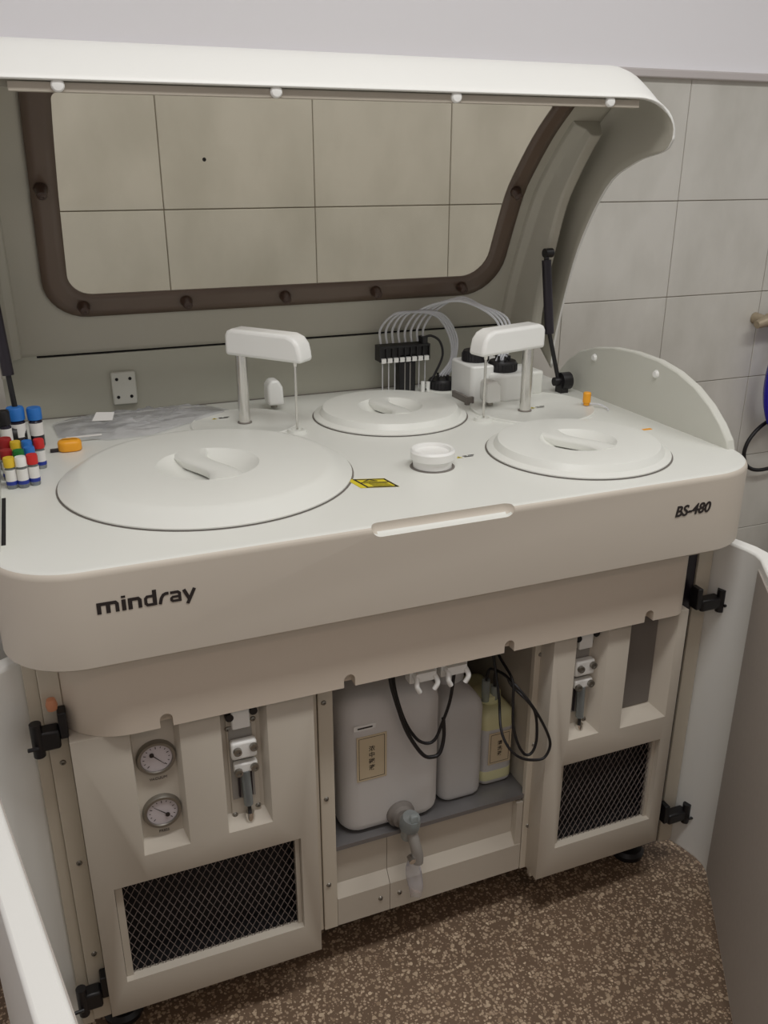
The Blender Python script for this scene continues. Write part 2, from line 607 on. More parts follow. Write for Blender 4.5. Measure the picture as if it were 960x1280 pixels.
# --- logo strokes
def stroke(pts, t):
    P = [Vector(p) for p in pts]
    L_, R_ = [], []
    for i, p in enumerate(P):
        d0 = (P[i] - P[i - 1]).normalized() if i > 0 else None
        d1 = (P[i + 1] - P[i]).normalized() if i < len(P) - 1 else None
        if d0 is None: d0 = d1
        if d1 is None: d1 = d0
        n0, n1 = Vector((-d0.y, d0.x)), Vector((-d1.y, d1.x))
        mm = (n0 + n1).normalized()
        k = t / 2 / max(0.35, mm.dot(n0))
        L_.append(p + mm * k)
        R_.append(p - mm * k)
    v = L_ + R_
    n = len(P)
    return [tuple(q) for q in v], [(i, i + 1, n + i + 1, n + i) for i in range(n - 1)]
def logo():
    T = 0.34
    S = []
    S.append(([(0.15, 0), (0.15, 1.0)], T)); S.append(([(0.0, 0.88), (1.45, 0.88), (1.58, 0.72), (1.58, 0)], 0.30)); S.append(([(0.87, 0), (0.87, 0.9)], T))
    S.append(([(2.11, 0), (2.11, 1.0)], T)); S.append(([(2.11, 1.14), (2.11, 1.34)], T))
    S.append(([(2.61, 0), (2.61, 1.0)], T)); S.append(([(2.46, 0.88), (3.26, 0.88), (3.39, 0.72), (3.39, 0)], 0.30))
    S.append(([(4.58, 0), (4.58, 1.42)], T)); S.append(([(4.6, 0.88), (3.98, 0.88), (3.85, 0.72), (3.85, 0.28), (3.98, 0.12), (4.6, 0.12)], 0.25))
    S.append(([(4.98, 0), (5.12, 0.55), (5.30, 0.82), (5.50, 0.90), (5.74, 0.90)], 0.27))
    S.append(([(5.85, 0.89), (6.48, 0.89), (6.62, 0.75), (6.62, 0.0)], 0.25)); S.append(([(6.62, 0.11), (6.05, 0.11), (5.93, 0.22), (5.93, 0.38), (6.05, 0.48), (6.6, 0.48)], 0.22))
    S.append(([(6.98, 1.0), (7.40, 0.06)], 0.30)); S.append(([(7.88, 1.0), (7.22, -0.34)], 0.29))
    g = G()
    k = 0.131 / 8.0
    for i, (p, t) in enumerate(S):
        v, f = stroke(p, t)
        g.add([(-0.5035 + a * k, -0.0006 - i * 0.00001, 0.8755 + b * k) for a, b in v], f)
    return g
obj('maker_lettering', logo(), M['ink'], housing, smooth=0)
place_text('model_lettering', 'BS-480', 0.0265, lambda x, y, z: (0.4365 + x * 0.98, -0.0005 - z, 0.8745 + y), M['ink'], housing, shear=0.18, offset=0.0007)

# --- skirt under the fascia
sk_path = rrect(-0.578, 0.527, 0.033, 0.50, 0.05, n=12, rs=(0.105, 0.03, 0.02, 0.02))
skirt = obj('skirt', G().prism(sk_path, XY, 0.657, 0.797), M['skirt'], AN, smooth=40)
cts = []
for x in (-0.427, -0.140, 0.149, 0.438):
    cts.append(G().cyl((x, 0.02, 0.670), (x, 0.052, 0.670), 0.0095, n=20))
    cts.append(G().box(x - 0.0095, x + 0.0095, 0.0205, 0.0515, 0.640, 0.670))
cut(skirt, cts, smooth=40)

# --- cabinet carcass
body = G()
body.box(-0.562, -0.182, 0.1215, 0.78, 0.07, 0.656)
body.box(0.29, 0.535, 0.1215, 0.78, 0.07, 0.656)
body.box(-0.620, -0.565, 0.1105, 0.78, 0.07, 0.792)
body.box(0.5425, 0.630, 0.1105, 0.78, 0.07, 0.792)
body.box(-0.181, 0.289, 0.46, 0.78, 0.07, 0.656)
body.box(-0.181, 0.289, 0.13, 0.459, 0.105, 0.275)
obj('cabinet_carcass', body, M['bay'], AN, smooth=0)
obj('bay_side_wall', G().box(-0.1805, -0.160, 0.0985, 0.459, 0.276, 0.656), M['bay'], AN, smooth=0)
obj('bay_side_wall', G().box(0.247, 0.2885, 0.0985, 0.459, 0.276, 0.656), M['bay'], AN, smooth=0)

# posts (vertical strips); the near-black ones paint in shaded gaps
def post(name, x0, x1, y, z0, z1, m=M['post']):
    return obj(name, G().box(x0, x1, y, y + 0.012, z0, z1), m, AN, bevel=0.0012, smooth=0)
post('post', -0.178, -0.152, 0.086, 0.105, 0.70)
post('post', -0.197, -0.1795, 0.0885, 0.105, 0.70)
post('post', 0.236, 0.2595, 0.086, 0.105, 0.70)
post('post', 0.261, 0.297, 0.086, 0.075, 0.70)
post('post', -0.594, -0.5655, 0.085, 0.07, 0.792)
post('post', 0.5415, 0.588, 0.094, 0.05, 0.792, M['strut'])  # no post: dark strip painting the shaded line beside the right panel
post('post', 0.5882, 0.622, 0.090, 0.05, 0.792)
post('post', 0.6224, 0.632, 0.098, 0.05, 0.792, M['strut'])  # no post: dark strip standing in for the shaded gap before the door
post('post', -0.613, -0.5945, 0.098, 0.05, 0.792)

screw = G().lathe((0, 0, 0), [(0.0, -0.0022), (0.0025, -0.0024), (0.0045, -0.0012), (0.005, 0.0)], 12, (0, 1, 0))
screw.v = [(x, y, z) for x, y, z in screw.v]
sm = G()
sm.lathe((0, 0, 0), [(0.0017, 0.0008), (0.0018, 0.0028), (0.0040, 0.0020), (0.0048, 0.0)], 12, (0, -1, 0))
sm.lathe((0, 0, 0), [(0.0, 0.0006), (0.0018, 0.0008)], 12, (0, -1, 0))
SCREW = mesh_of(sm, M['steel_dark'])
washer = mesh_of(G().lathe((0, 0, 0), [(0.0, 0.001), (0.0062, 0.001), (0.0066, 0.0)], 14, (0, -1, 0)), M['steel_dark'])
for x in (-0.168, 0.2475, 0.2715):
    for z in (0.601, 0.404, 0.211):
        inst('screw', SCREW, None, (x, 0.086, z), AN)
for z in (0.599, 0.407, 0.215):
    inst('screw', SCREW, None, (-0.578, 0.085, z), AN)

# --- front panels with their recesses
def front_panel(x0, x1, comps, grille):
    p = obj('front_panel', G().box(x0, x1, 0.044, 0.121, 0.11, 0.6562), M['panel'], AN, smooth=0)
    cs = []
    for c in comps:
        a0, a1, A0, A1, zb, dep = c
        # opening at the face is wider than the recess floor
        cs.append(G().frustum_y(a0, a1, zb, 0.66, 0.0439, A0, A1, zb + 0.017, 0.66, 0.044 + dep))
        cs.append(G().box(a0, a1, 0.030, 0.0441, zb, 0.66))
    gx0_, gx1_, gz0, gz1 = grille
    cs.append(G().box(gx0_, gx1_, 0.03, 0.110, gz0, gz1))
    cut(p, cs, bevel=0.0015, smooth=30)
    return p
def grille(panel, x0, x1, z0, z1):
    dark_box = G().box(x0 + 0.0005, x1 - 0.0005, 0.095, 0.1095, z0 + 0.0005, z1 - 0.0005)
    dark_box.box(x0 + 0.0005, x1 - 0.0005, 0.063, 0.0955, z0 + 0.0003, z0 + 0.0016)
    dark_box.box(x0 + 0.0003, x0 + 0.0016, 0.0655, 0.0955, z0 + 0.0008, z1 - 0.0008)
    dark_box.box(x1 - 0.0016, x1 - 0.0003, 0.0655, 0.0955, z0 + 0.0008, z1 - 0.0008)
    obj('grille_shade_box', dark_box, M['dark'], panel, smooth=0)  # near-black box paints in the darkness behind the mesh
    g = G()
    cw, ch = 0.0128, 0.0235
    y = 0.060
    t = 0.00042
    W, H = x1 - x0, z1 - z0
    sl = ch / cw
    for sgn in (1, -1):
        k = -int(H / ch) - 2
        while k * cw < W + cw:
            # line x = k*cw + s/sl (s: 0..H)
            s0, s1 = 0.0, H
            xa, xb = k * cw, k * cw + H / sl
            if xa < 0:
                s0 = -xa * sl
            if xb > W:
                s1 = (W - xa) * sl
            if s1 > s0 + 0.002:
                ax, bx_ = xa + s0 / sl, xa + s1 / sl
                if sgn < 0:
                    ax, bx_ = W - ax, W - bx_
                p0, p1 = Vector((x0 + ax, y, z0 + s0)), Vector((x0 + bx_, y, z0 + s1))
                d = (p1 - p0).normalized()
                n = Vector((-d.z, 0, d.x)) * t
                yy = Vector((0, 0.0008, 0)) * (1 if sgn > 0 else 0.6)
                vs = []
                for p in (p0, p1):
                    vs += [p - n - yy, p + n - yy, p + n + yy, p - n + yy]
                g.add(vs, [(0, 1, 5, 4), (1, 2, 6, 5), (2, 3, 7, 6), (3, 0, 4, 7), (3, 2, 1, 0), (4, 5, 6, 7)])
            k += 1
    o = obj('grille_mesh', g, M['mesh'], panel, smooth=0)
    o['kind'] = 'stuff'
    # thin steel frame at the sides of the opening
    obj('grille_frame', G().box(x0 + 0.0006, x0 + 0.012, 0.055, 0.065, z0 + 0.0006, z1 - 0.0006), M['panel'], panel, smooth=0)
    obj('grille_frame', G().box(x1 - 0.008, x1 - 0.0006, 0.055, 0.065, z0 + 0.0006, z1 - 0.0006), M['panel'], panel, smooth=0)
GL = (-0.533, -0.228, 0.176, 0.373)
GR = (0.2855, 0.5125, 0.176, 0.373)
pl_ = front_panel(-0.564, -0.198, [(-0.481, -0.409, -0.478, -0.416, 0.423, 0.020), (-0.347, -0.274, -0.344, -0.281, 0.423, 0.026)], GL)
pr_ = front_panel(0.2475, 0.5386, [(0.294, 0.362, 0.301, 0.346, 0.428, 0.032), (0.410, 0.517, 0.418, 0.500, 0.425, 0.036)], GR)
grille(pl_, *GL)
grille(pr_, *GR)
obj('recess_plate', G().box(0.419, 0.499, 0.0775, 0.0795, 0.444, 0.654), M['grey_dark'], pr_, smooth=0)

# --- pressure gauges
def gauge(cx, cz, ang, caption):
    y = 0.0635
    b = obj('pressure_gauge', G().lathe((cx, y, cz), [(0.0, -0.002), (0.030, -0.002), (0.0305, 0.004), (0.0285, 0.0085), (0.0245, 0.0085), (0.0235, 0.006)], 36, (0, -1, 0)), M['steel_dark'], AN, smooth=40)
    obj('dial', G().lathe((cx, y, cz), [(0.0, 0.005), (0.024, 0.005)], 36, (0, -1, 0)), M['dial'], b, smooth=0)
    t = G()
    for k in range(13):
        a = math.radians(225 - k * 22.5)
        c, s = math.cos(a), math.sin(a)
        r0, r1, w = (0.0165 if k % 3 == 0 else 0.018), 0.0205, 0.0006
        t.add([(cx + r0 * c - w * s, y - 0.0054, cz + r0 * s + w * c), (cx + r0 * c + w * s, y - 0.0054, cz + r0 * s - w * c),
               (cx + r1 * c + w * s, y - 0.0054, cz + r1 * s - w * c), (cx + r1 * c - w * s, y - 0.0054, cz + r1 * s + w * c)], [(0, 1, 2, 3)])
    obj('scale_marks', t, M['ink'], b, smooth=0)
    n = G()
    c, s = math.cos(ang), math.sin(ang)
    n.cyl((cx - 0.010 * c, y - 0.0058, cz - 0.010 * s), (cx - 0.010 * c, y - 0.0078, cz - 0.010 * s), 0.0035, n=14)
    p0 = Vector((cx - 0.010 * c, y - 0.0062, cz - 0.010 * s)); p1 = Vector((cx + 0.017 * c, y - 0.0062, cz + 0.017 * s))
    q = Vector((-s, 0, c))
    n.add([p0 - q * 0.0009, p0 + q * 0.0009, p1 + q * 0.0003, p1 - q * 0.0003], [(0, 1, 2, 3)])
    obj('pointer', n, M['ink'], b, smooth=0)
    place_text('caption', caption, 0.0065, lambda x, yy, z: (cx + x, y - 0.0004 - z, cz - 0.043 + yy), M['grey_dark'], b, align='CENTER')
gauge(-0.4455, 0.588, math.radians(-48), 'VACUUM')
gauge(-0.4455, 0.487, math.radians(138), 'PRESS')

# --- syringe pumps
def syringe_pump(x, y, label=None):
    """x: centre of pump, y: recess floor"""
    p = obj('syringe_pump', G().box(x - 0.024, x + 0.024, y - 0.004, y - 0.0003, 0.425, 0.654), M['panel'], AN, smooth=0, bevel=0.001)
    obj('back_plate', G().box(x - 0.021, x + 0.016, y - 0.006, y - 0.0042, 0.47, 0.610), M['grey'], p, smooth=0)
    top = G().box(x - 0.017, x + 0.012, y - 0.020, y - 0.0062, 0.612, 0.645)
    obj('valve_block', top, M['white'], p, bevel=0.002)
    for dx in (-0.02, 0.018):
        obj('valve_fitting', G().cyl((x + dx, y - 0.003, 0.638 + dx * 0.1), (x + dx, y - 0.021, 0.638 + dx * 0.1), 0.0065, n=14), M['black'], p)
    obj('clamp', G().box(x - 0.021, x + 0.020, y - 0.022, y - 0.0062, 0.556, 0.588), M['white'], p, bevel=0.004)
    obj('clamp', G().box(x - 0.018, x + 0.020, y - 0.020, y - 0.0062, 0.528, 0.546), M['white'], p, bevel=0.003)
    for dx, z, yy in ((-0.012, 0.574, 0.022), (0.014, 0.577, 0.022), (-0.012, 0.533, 0.020), (0.014, 0.537, 0.020)):
        s = G()
        s.lathe((x + dx, y - yy, z), [(0.0, 0.004), (0.0032, 0.004), (0.0036, 0.006), (0.0065, 0.006), (0.0068, 0.0)], 14, (0, -1, 0))
        obj('thumb_screw', s, M['steel_dark'], p)
    b = G()
    b.cyl((x, y - 0.014, 0.53), (x + 0.002, y - 0.014, 0.462), 0.0075, n=16)
    obj('syringe_barrel', b, M['vial'], p)
    obj('plunger', G().cyl((x, y - 0.014, 0.525), (x + 0.003, y - 0.014, 0.445), 0.0032, n=10), M['black'], p)
    obj('plunger_nut', G().lathe((x + 0.003, y - 0.014, 0.446), [(0, 0), (0.007, 0), (0.008, -0.01), (0.0065, -0.018), (0.0, -0.019)], 14), M['steel'], p)
    obj('guide_rail', G().box(x - 0.0115, x - 0.0085, y - 0.010, y - 0.0062, 0.475, 0.526).box(x + 0.0085, x + 0.0115, y - 0.010, y - 0.0062, 0.475, 0.526), M['strut'], p, smooth=0)
    for dx, z in ((-0.0195, 0.438), (0.0195, 0.446), (-0.0215, 0.606), (0.0195, 0.615)):
        inst('screw', SCREW, None, (x + dx, y - 0.004, z), p)
syringe_pump(-0.3115, 0.070)
syringe_pump(0.326, 0.076)

# --- sill panels below the bottle bay
def sill(x0, x1):
    prof = [(0.088, 0.105), (0.088, 0.168), (0.105, 0.190), (0.105, 0.272), (0.098, 0.276), (0.098, 0.282), (0.128, 0.282), (0.128, 0.105)]
    return obj('sill_panel', G().prism(prof, YZ, x0, x1), M['panel'], AN, smooth=0)
s1 = sill(-0.151, -0.0475)
s2 = sill(-0.0465, 0.2345)
for x in (-0.066, -0.027):
    inst('screw', SCREW, None, (x, 0.088, 0.139), AN)
obj('sill_end', G().box(0.221, 0.2345, 0.0885, 0.1045, 0.170, 0.2715), M['panel'], s2, smooth=0)
tray = G().box(-0.158, 0.246, 0.093, 0.455, 0.2825, 0.2845)
tray.box(-0.158, 0.246, 0.0905, 0.093, 0.2785, 0.2875)
obj('bay_tray', tray, M['tray'], AN, smooth=0)

# --- feet
for x, y in ((0.545, 0.135), (-0.545, 0.145), (-0.52, 0.70), (0.51, 0.70)):
    f = obj('foot', G().lathe((x, y, 0), [(0, 0), (0.034, 0.0), (0.036, 0.012), (0.030, 0.020), (0.008, 0.024), (0.008, 0.07), (0, 0.07)], 24), M['black'], AN)

# --- cabinet doors
def door(hx, hy, mirror, rot):
    pin = [(0.0245, -0.010), (0.030, -0.025), (0.037, -0.048), (0.043, -0.078), (0.0425, -0.102), (0.035, -0.123)]
    if mirror:
        pin[0] = (0.009, -0.004)
        pin[1] = (0.020, -0.018)
    d = Vector((-0.555, -0.832)).normalized()
    e = Vector(pin[-1]) + d * 0.60
    pin = [Vector(p) for p in pin]
    for k in range(1, 4):
        pin.append(pin[5] + d * 0.60 * k / 3)
    t = 0.030
    def xf(p):
        x, y = p.x, p.y
        if mirror:
            x = -x
        c, s = math.cos(rot), math.sin(rot)
        return (hx + x * c - y * s, hy + x * s + y * c)
    def offs(P, t):
        out = []
        for i, p in enumerate(P):
            tg = (P[min(i + 1, len(P) - 1)] - P[max(i - 1, 0)]).normalized()
            out.append(p + Vector((-tg.y, tg.x)) * t)
        return out
    pout = offs(pin, t)
    poly = [xf(p) for p in pin] + [xf(p) for p in reversed(pout)]
    dd = obj('cabinet_door', G().prism(poly, XY, 0.0385, 0.768), M['shell'], AN, smooth=30, bevel=0.004)
    # recessed inner sheet on the flat leaf
    a0, a1 = pin[5] + d * 0.008, pin[8] - d * 0.012
    nrm = Vector((-d.y, d.x))
    q = [a0 - nrm * 0.003, a1 - nrm * 0.003, a1 + nrm * 0.001, a0 + nrm * 0.001]
    obj('inner_sheet', G().prism([xf(p) for p in q], XY, 0.055, 0.750), M['door_in'], dd, smooth=0)
    return dd
d_r = door(0.598, 0.110, False, 0.0)
d_l = door(-0.5985, 0.110, True, math.radians(-23))

def hinge(dd, x0, x1, z0, z1, side):
    g = G()
    g.box(x0, x1, 0.060, 0.0845, z0, z1 - 0.012)
    obj('hinge', g, M['black'], dd, bevel=0.004)
    e = x0 if side < 0 else x1
    k = G()
    k.cyl((e, 0.066, z0 - 0.008), (e, 0.066, z1 + 0.003), 0.0085, n=16)
    i = x1 if side < 0 else x0
    obj('hinge_leaf', G().box(min(i, i - side * 0.012), max(i, i - side * 0.012), 0.062, 0.0846, z1 - 0.03, z1 + 0.014), M['black'], dd, bevel=0.002)
    k.cyl((e, 0.055, (z0 + z1) / 2 - 0.01), (e + side * 0.014, 0.052, (z0 + z1) / 2 - 0.008), 0.003, n=8)
    obj('hinge_pin', k, M['black'], dd)
hinge(d_l, -0.606, -0.575, 0.640, 0.684, -1)
hinge(d_l, -0.606, -0.575, 0.120, 0.166, -1)
hinge(d_r, 0.585, 0.634, 0.632, 0.668, 1)
hinge(d_r, 0.582, 0.630, 0.122, 0.158, 1)
obj('copper_bolt', G().lathe((-0.580, 0.068, 0.712), [(0, -0.010), (0.007, -0.008), (0.0085, 0.0), (0.006, 0.009), (0, 0.011)], 14), M['skin'], AN)

# ================================================================== deck details
# swing-arm base plates
for c, r in (((-0.155, 0.609), 0.108), ((0.452, 0.502), 0.134)):
    obj('arm_base_plate', G().lathe((c[0], c[1], DZ), [(0, 0.003), (r - 0.004, 0.003), (r - 0.002, 0.0045), (r, 0.0035), (r + 0.001, -0.001)], 64), M['deck'], AN, smooth=40)
# recess ring groove around each carousel
for c, r in (((-0.287, 0.318), 0.246), ((0.146, 0.565), 0.164), ((0.374, 0.208), 0.170)):
    obj('carousel_gap_ring', G().lathe((c[0], c[1], DZ), [(r - 0.004, 0.0002), (r, 0.0002)], 80), M['grey_dark'], AN, smooth=0)

def carousel_cover(c, R, dish, bar_ang, label, H=0.017):
    cx, cy = c
    t = thing('carousel_cover', label, 'cover', (cx, cy, DZ))
    z = DZ + 0.0005
    rim = 0.029 * R / 0.243
    prof = [(dish * 0.02, H - 0.020), (dish * 0.55, H - 0.018), (dish * 0.85, H - 0.009), (dish, H), (R - rim - 0.012, H + 0.001), (R - rim, H - 0.001), (R - 0.012, 0.008), (R - 0.003, 0.005), (R, 0.003), (R, 0.0), (R - 0.01, 0.0)]
    prof = [(r, max(h, 0.0005)) if i > 8 else (r, h) for i, (r, h) in enumerate(prof)]
    # keep the dish above the deck
    prof = [(r, max(0.0008, h)) for r, h in prof]
    prof = [(0.0, prof[0][1])] + prof
    obj('disc', G().lathe((cx, cy, z), prof, 96), M['cover'], t, smooth=28)
    # S-shaped bridge handle across the dish
    ca, sa = math.cos(bar_ang), math.sin(bar_ang)
    g = G()
    n = 14
    rows = []
    for i in range(n + 1):
        u = -1 + 2 * i / n
        w = 0.021 + 0.013 * abs(u) ** 2
        w *= dish / 0.085
        off = 0.016 * math.sin(u * PI * 0.75) * dish / 0.085
        lx = u * dish * 1.0
        top = H + 0.0012
        sec = []
        for k in range(7):
            a = PI * k / 6
            sec.append((lx, off + w * math.cos(a), top - 0.006 * (1 - math.sin(a) ** 0.6)))
        sec.append((lx, off - w * 0.9, max(0.001, H - 0.0155)))
        sec.append((lx, off + w * 0.9, max(0.001, H - 0.0155)))
        rows.append([(cx + x * ca - y * sa, cy + x * sa + y * ca, z + zz) for x, y, zz in sec])
    m = len(rows[0])
    v = [p for r_ in rows for p in r_]
    f = []
    for i in range(n):
        for k in range(m):
            kk = (k + 1) % m
            f.append((i * m + k, i * m + kk, (i + 1) * m + kk, (i + 1) * m + k))
    f += [tuple(range(m)), tuple(range(n * m, (n + 1) * m))]
    g.add(v, f)
    obj('bridge_handle', g, M['cover'], t, smooth=50)
    return t
carousel_cover((-0.287, 0.318), 0.243, 0.086, math.radians(92), 'largest round off-white carousel cover, at the front left of the deck', 0.022)
carousel_cover((0.146, 0.565), 0.161, 0.068, math.radians(82), 'round off-white carousel cover at the back, below the black probe rack', 0.020)
carousel_cover((0.374, 0.208), 0.167, 0.070, math.radians(100), 'round off-white carousel cover at the front right of the deck', 0.020)

# --- swinging sample arms
def swing_arm(base, probe, ztop, zbot, back, post_r):
    bx_, by_ = base
    px, py = probe
    d = Vector((px - bx_, py - by_))
    L_ = d.length
    d = d / L_
    n = Vector((-d.y, d.x))
    p = obj('swing_arm', G().cyl((bx_, by_, DZ + 0.003), (bx_, by_, zbot + 0.01), post_r, n=20), M['steel'], AN)
    w = 0.023
    g = G()
    s0, s1 = -back, L_ + (0.030 if post_r > 0.0116 else 0.026)
    # side profile: rounded front end, bevelled top
    sec = []
    prof = [(s0, zbot), (s0, ztop - 0.012), (s0 + 0.006, ztop - 0.004), (s0 + 0.016, ztop), (s1 - 0.030, ztop - 0.002), (s1 - 0.014, ztop - 0.008), (s1 - 0.004, ztop - 0.020), (s1, ztop - 0.036), (s1 + 0.002, zbot - 0.002)]
    g.prism(prof, lambda a, b, q: (bx_ + d.x * a + n.x * q, by_ + d.y * a + n.y * q, b), -w, w)
    obj('arm_housing', g, M['white'], p, bevel=0.007, seg=3, smooth=40)
    nd = G()
    nd.cyl((px, py, zbot + 0.004), (px, py, DZ + 0.006), 0.0026, n=10)
    nd.cyl((px, py, zbot + 0.004), (px, py, zbot - 0.012), 0.006, 0.0035, n=14)
    obj('probe_needle', nd, M['steel'], p)
    obj('post_collar', G().cyl((bx_, by_, DZ + 0.0032), (bx_, by_, DZ + 0.005), post_r + 0.003, n=24), M['grey_dark'], p)
    obj('wash_well', G().lathe((px, py, DZ), [(0.0, 0.001), (0.010, 0.001), (0.012, 0.006), (0.018, 0.006), (0.020, -0.001)], 24), M['deck'], p)
swing_arm((-0.155, 0.609), (-0.0725, 0.514), 1.135, 1.083, 0.022, 0.0115)
swing_arm((0.421, 0.479), (0.309, 0.455), 1.128, 1.078, 0.026, 0.0115)

# --- stirrer stub behind the left arm
for cx, cy, zt in ((-0.069, 0.70, 1.006), (0.372, 0.545, 1.0)):
    g = G()
    g.prism([(cx - 0.017, 0.965), (cx - 0.016, 0.995), (cx - 0.008, zt), (cx + 0.008, zt), (cx + 0.017, 0.99), (cx + 0.019, 0.952), (cx - 0.014, 0.952)], XZ, cy - 0.018, cy + 0.02)
    mx_ = obj('stirrer', g, M['white'], AN, bevel=0.005, seg=3)
    obj('stirrer_shaft', G().cyl((cx, cy, 0.9445), (cx, cy, 0.953), 0.007, n=14), M['steel_dark'], mx_)

# --- probe wash rack with tubing
ry = 0.742
rack = obj('wash_station', G().box(0.236, 0.277, ry - 0.012, ry + 0.012, DZ - 0.001, 1.03), M['black'], AN, bevel=0.002)
hd = G().box(0.188, 0.309, ry - 0.018, ry - 0.012, 1.016, 1.021).box(0.188, 0.309, ry - 0.018, ry - 0.012, 1.046, 1.051).box(0.188, 0.309, ry - 0.012, ry + 0.018, 1.016, 1.051)
for k in range(9):
    x = 0.188 + k * 0.0151
    hd.box(x - 0.0015, x + 0.0015, ry - 0.017, ry - 0.012, 1.016, 1.051)
hd.box(0.292, 0.304, ry - 0.016, ry + 0.01, 1.05, 1.066)
obj('rack_head', hd, M['black'], rack, smooth=0)
for k in range(8):
    x = 0.1955 + k * 0.0151
    obj('nozzle_block', G().box(x - 0.0055, x + 0.0055, ry - 0.0195, ry - 0.012, 1.014, 1.024), M['white'], rack, smooth=0)
for k in range(8):
    x = 0.1955 + k * 0.0151
    obj('wash_needle', G().cyl((x, ry - 0.010, 0.949), (x, ry - 0.010, 1.013), 0.0013, n=6), M['tube'], rack)
for k in range(2):
    obj('column_groove', G().box(0.249 + k * 0.013, 0.251 + k * 0.013, ry - 0.0125, ry - 0.0118, 0.945, 1.01), M['grey'], rack, smooth=0)
for k in range(8):
    x = 0.1955 + k * 0.0151
    if k < 4:
        pts = [(x, ry, 1.055), (x - 0.002, ry, 1.085), (x + 0.018, ry, 1.110 + 0.002 * k), (x + 0.05, ry - 0.004, 1.123), (0.325 + k * 0.007, ry - 0.008, 1.112), (0.362 + k * 0.006, ry - 0.01, 1.062), (0.366 + k * 0.004, ry - 0.012, 1.01), (0.335 + k * 0.008, ry - 0.014, 0.972)]
    else:
        kk = k - 4
        pts = [(x, ry, 1.055), (x, ry, 1.085), (x + 0.03, ry, 1.122), (x + 0.08, ry - 0.02, 1.142 + 0.003 * kk), (0.385 + kk * 0.012, ry - 0.05, 1.143 - 0.003 * kk), (0.435 + kk * 0.010, ry - 0.09, 1.110), (0.440 + kk * 0.007, ry - 0.12, 1.06), (0.415 + kk * 0.007, 0.603, 1.025)]
    obj('wash_tube', G().tube(pts, 0.0027, 6, 6), M['tube'], rack, smooth=60)
obj('rack_cable', G().tube([(0.300, ry, 1.062), (0.318, ry - 0.005, 1.066), (0.338, ry - 0.01, 1.052), (0.343, ry - 0.015, 1.02), (0.325, ry - 0.015, 0.98), (0.300, ry - 0.02, 0.944)], 0.0028, 8, 8), M['black'], rack, smooth=60)
obj('rack_clip', G().cyl((0.292, ry - 0.02, 0.9405), (0.292, ry - 0.02, 0.965), 0.005, n=12).cyl((0.305, ry - 0.02, 0.9405), (0.305, ry - 0.02, 0.963), 0.005, n=12), M['white'], rack)
def black_cap(c, r, h, parent, stubs=4):
    g = G().lathe(c, [(0, 0.0), (r, 0.0), (r, h * 0.75), (r - 0.003, h), (0, h)], 28)
    for k in range(24):
        a = 2 * PI * k / 24
        g.cyl((c[0] + r * math.cos(a), c[1] + r * math.sin(a), c[2] + 0.001), (c[0] + r * math.cos(a), c[1] + r * math.sin(a), c[2] + h * 0.75), 0.0012, n=5)
    for k in range(stubs):
        a = 2 * PI * k / stubs + 0.4
        g.cyl((c[0] + r * .45 * math.cos(a), c[1] + r * .45 * math.sin(a), c[2] + h), (c[0] + r * .45 * math.cos(a), c[1] + r * .45 * math.sin(a), c[2] + h + 0.011), 0.003, n=8)
    return obj('tube_manifold', g, M['black'], parent)
bc = obj('manifold_collar', G().lathe((0.345, 0.728, DZ), [(0, 0.004), (0.038, 0.004), (0.040, 0.0), (0.04, -0.001)], 32), M['deck'], AN)
black_cap((0.345, 0.728, DZ + 0.0042), 0.034, 0.022, bc)
# small dark levers beside it
obj('rack_bracket', G().box(0.385, 0.41, 0.75, 0.765, DZ - 0.001, DZ + 0.012).box(0.40, 0.405, 0.755, 0.765, DZ + 0.012, DZ + 0.035), M['strut'], AN, smooth=0)

# --- degassing tank behind the right arm
tk = obj('wash_tank', G().prism(rrect(0.350, 0.455, 0.590, 0.700, 0.012, n=4), XY, DZ - 0.001, 1.020), M['white'], AN, bevel=0.004)
obj('tank_pot', G().prism(rrect(0.392, 0.500, 0.560, 0.650, 0.030, n=8), XY, DZ - 0.001, 1.004), M['white'], tk, bevel=0.008, seg=3)
black_cap((0.388, 0.650, 1.0205), 0.030, 0.024, tk, 2)
black_cap((0.432, 0.603, 1.0045), 0.032, 0.022, tk, 6)
obj('tank_bracket', G().box(0.330, 0.349, 0.575, 0.583, DZ - 0.001, 0.957).box(0.337, 0.3435, 0.583, 0.66, DZ - 0.001, 0.954), M['grey_dark'], tk, smooth=0)
obj('tank_shield', G().box(0.502, 0.540, 0.60, 0.69, DZ - 0.001, 0.995), M['deck'], tk, bevel=0.006)

# --- round reagent cap in its port
cup = thing('round_white_cap', 'small round glossy white cap seated in a deck port, left of the front right cover', 'cap', (0.0855, 0.222, DZ))
obj('cap_wall', G().lathe((0.0855, 0.222, DZ), [(0, 0.0015), (0.034, 0.0015), (0.0345, 0.014), (0.0385, 0.016), (0.0395, 0.029), (0.0365, 0.033), (0.032, 0.032), (0.030, 0.027), (0.012, 0.0255), (0, 0.0255)], 40), M['white'], cup)
obj('cap_port_ring', G().lathe((0.0855, 0.222, DZ), [(0.0345, 0.0006), (0.0385, 0.0006), (0.0395, 0.0003)], 40), M['grey_dark'], AN, smooth=0)

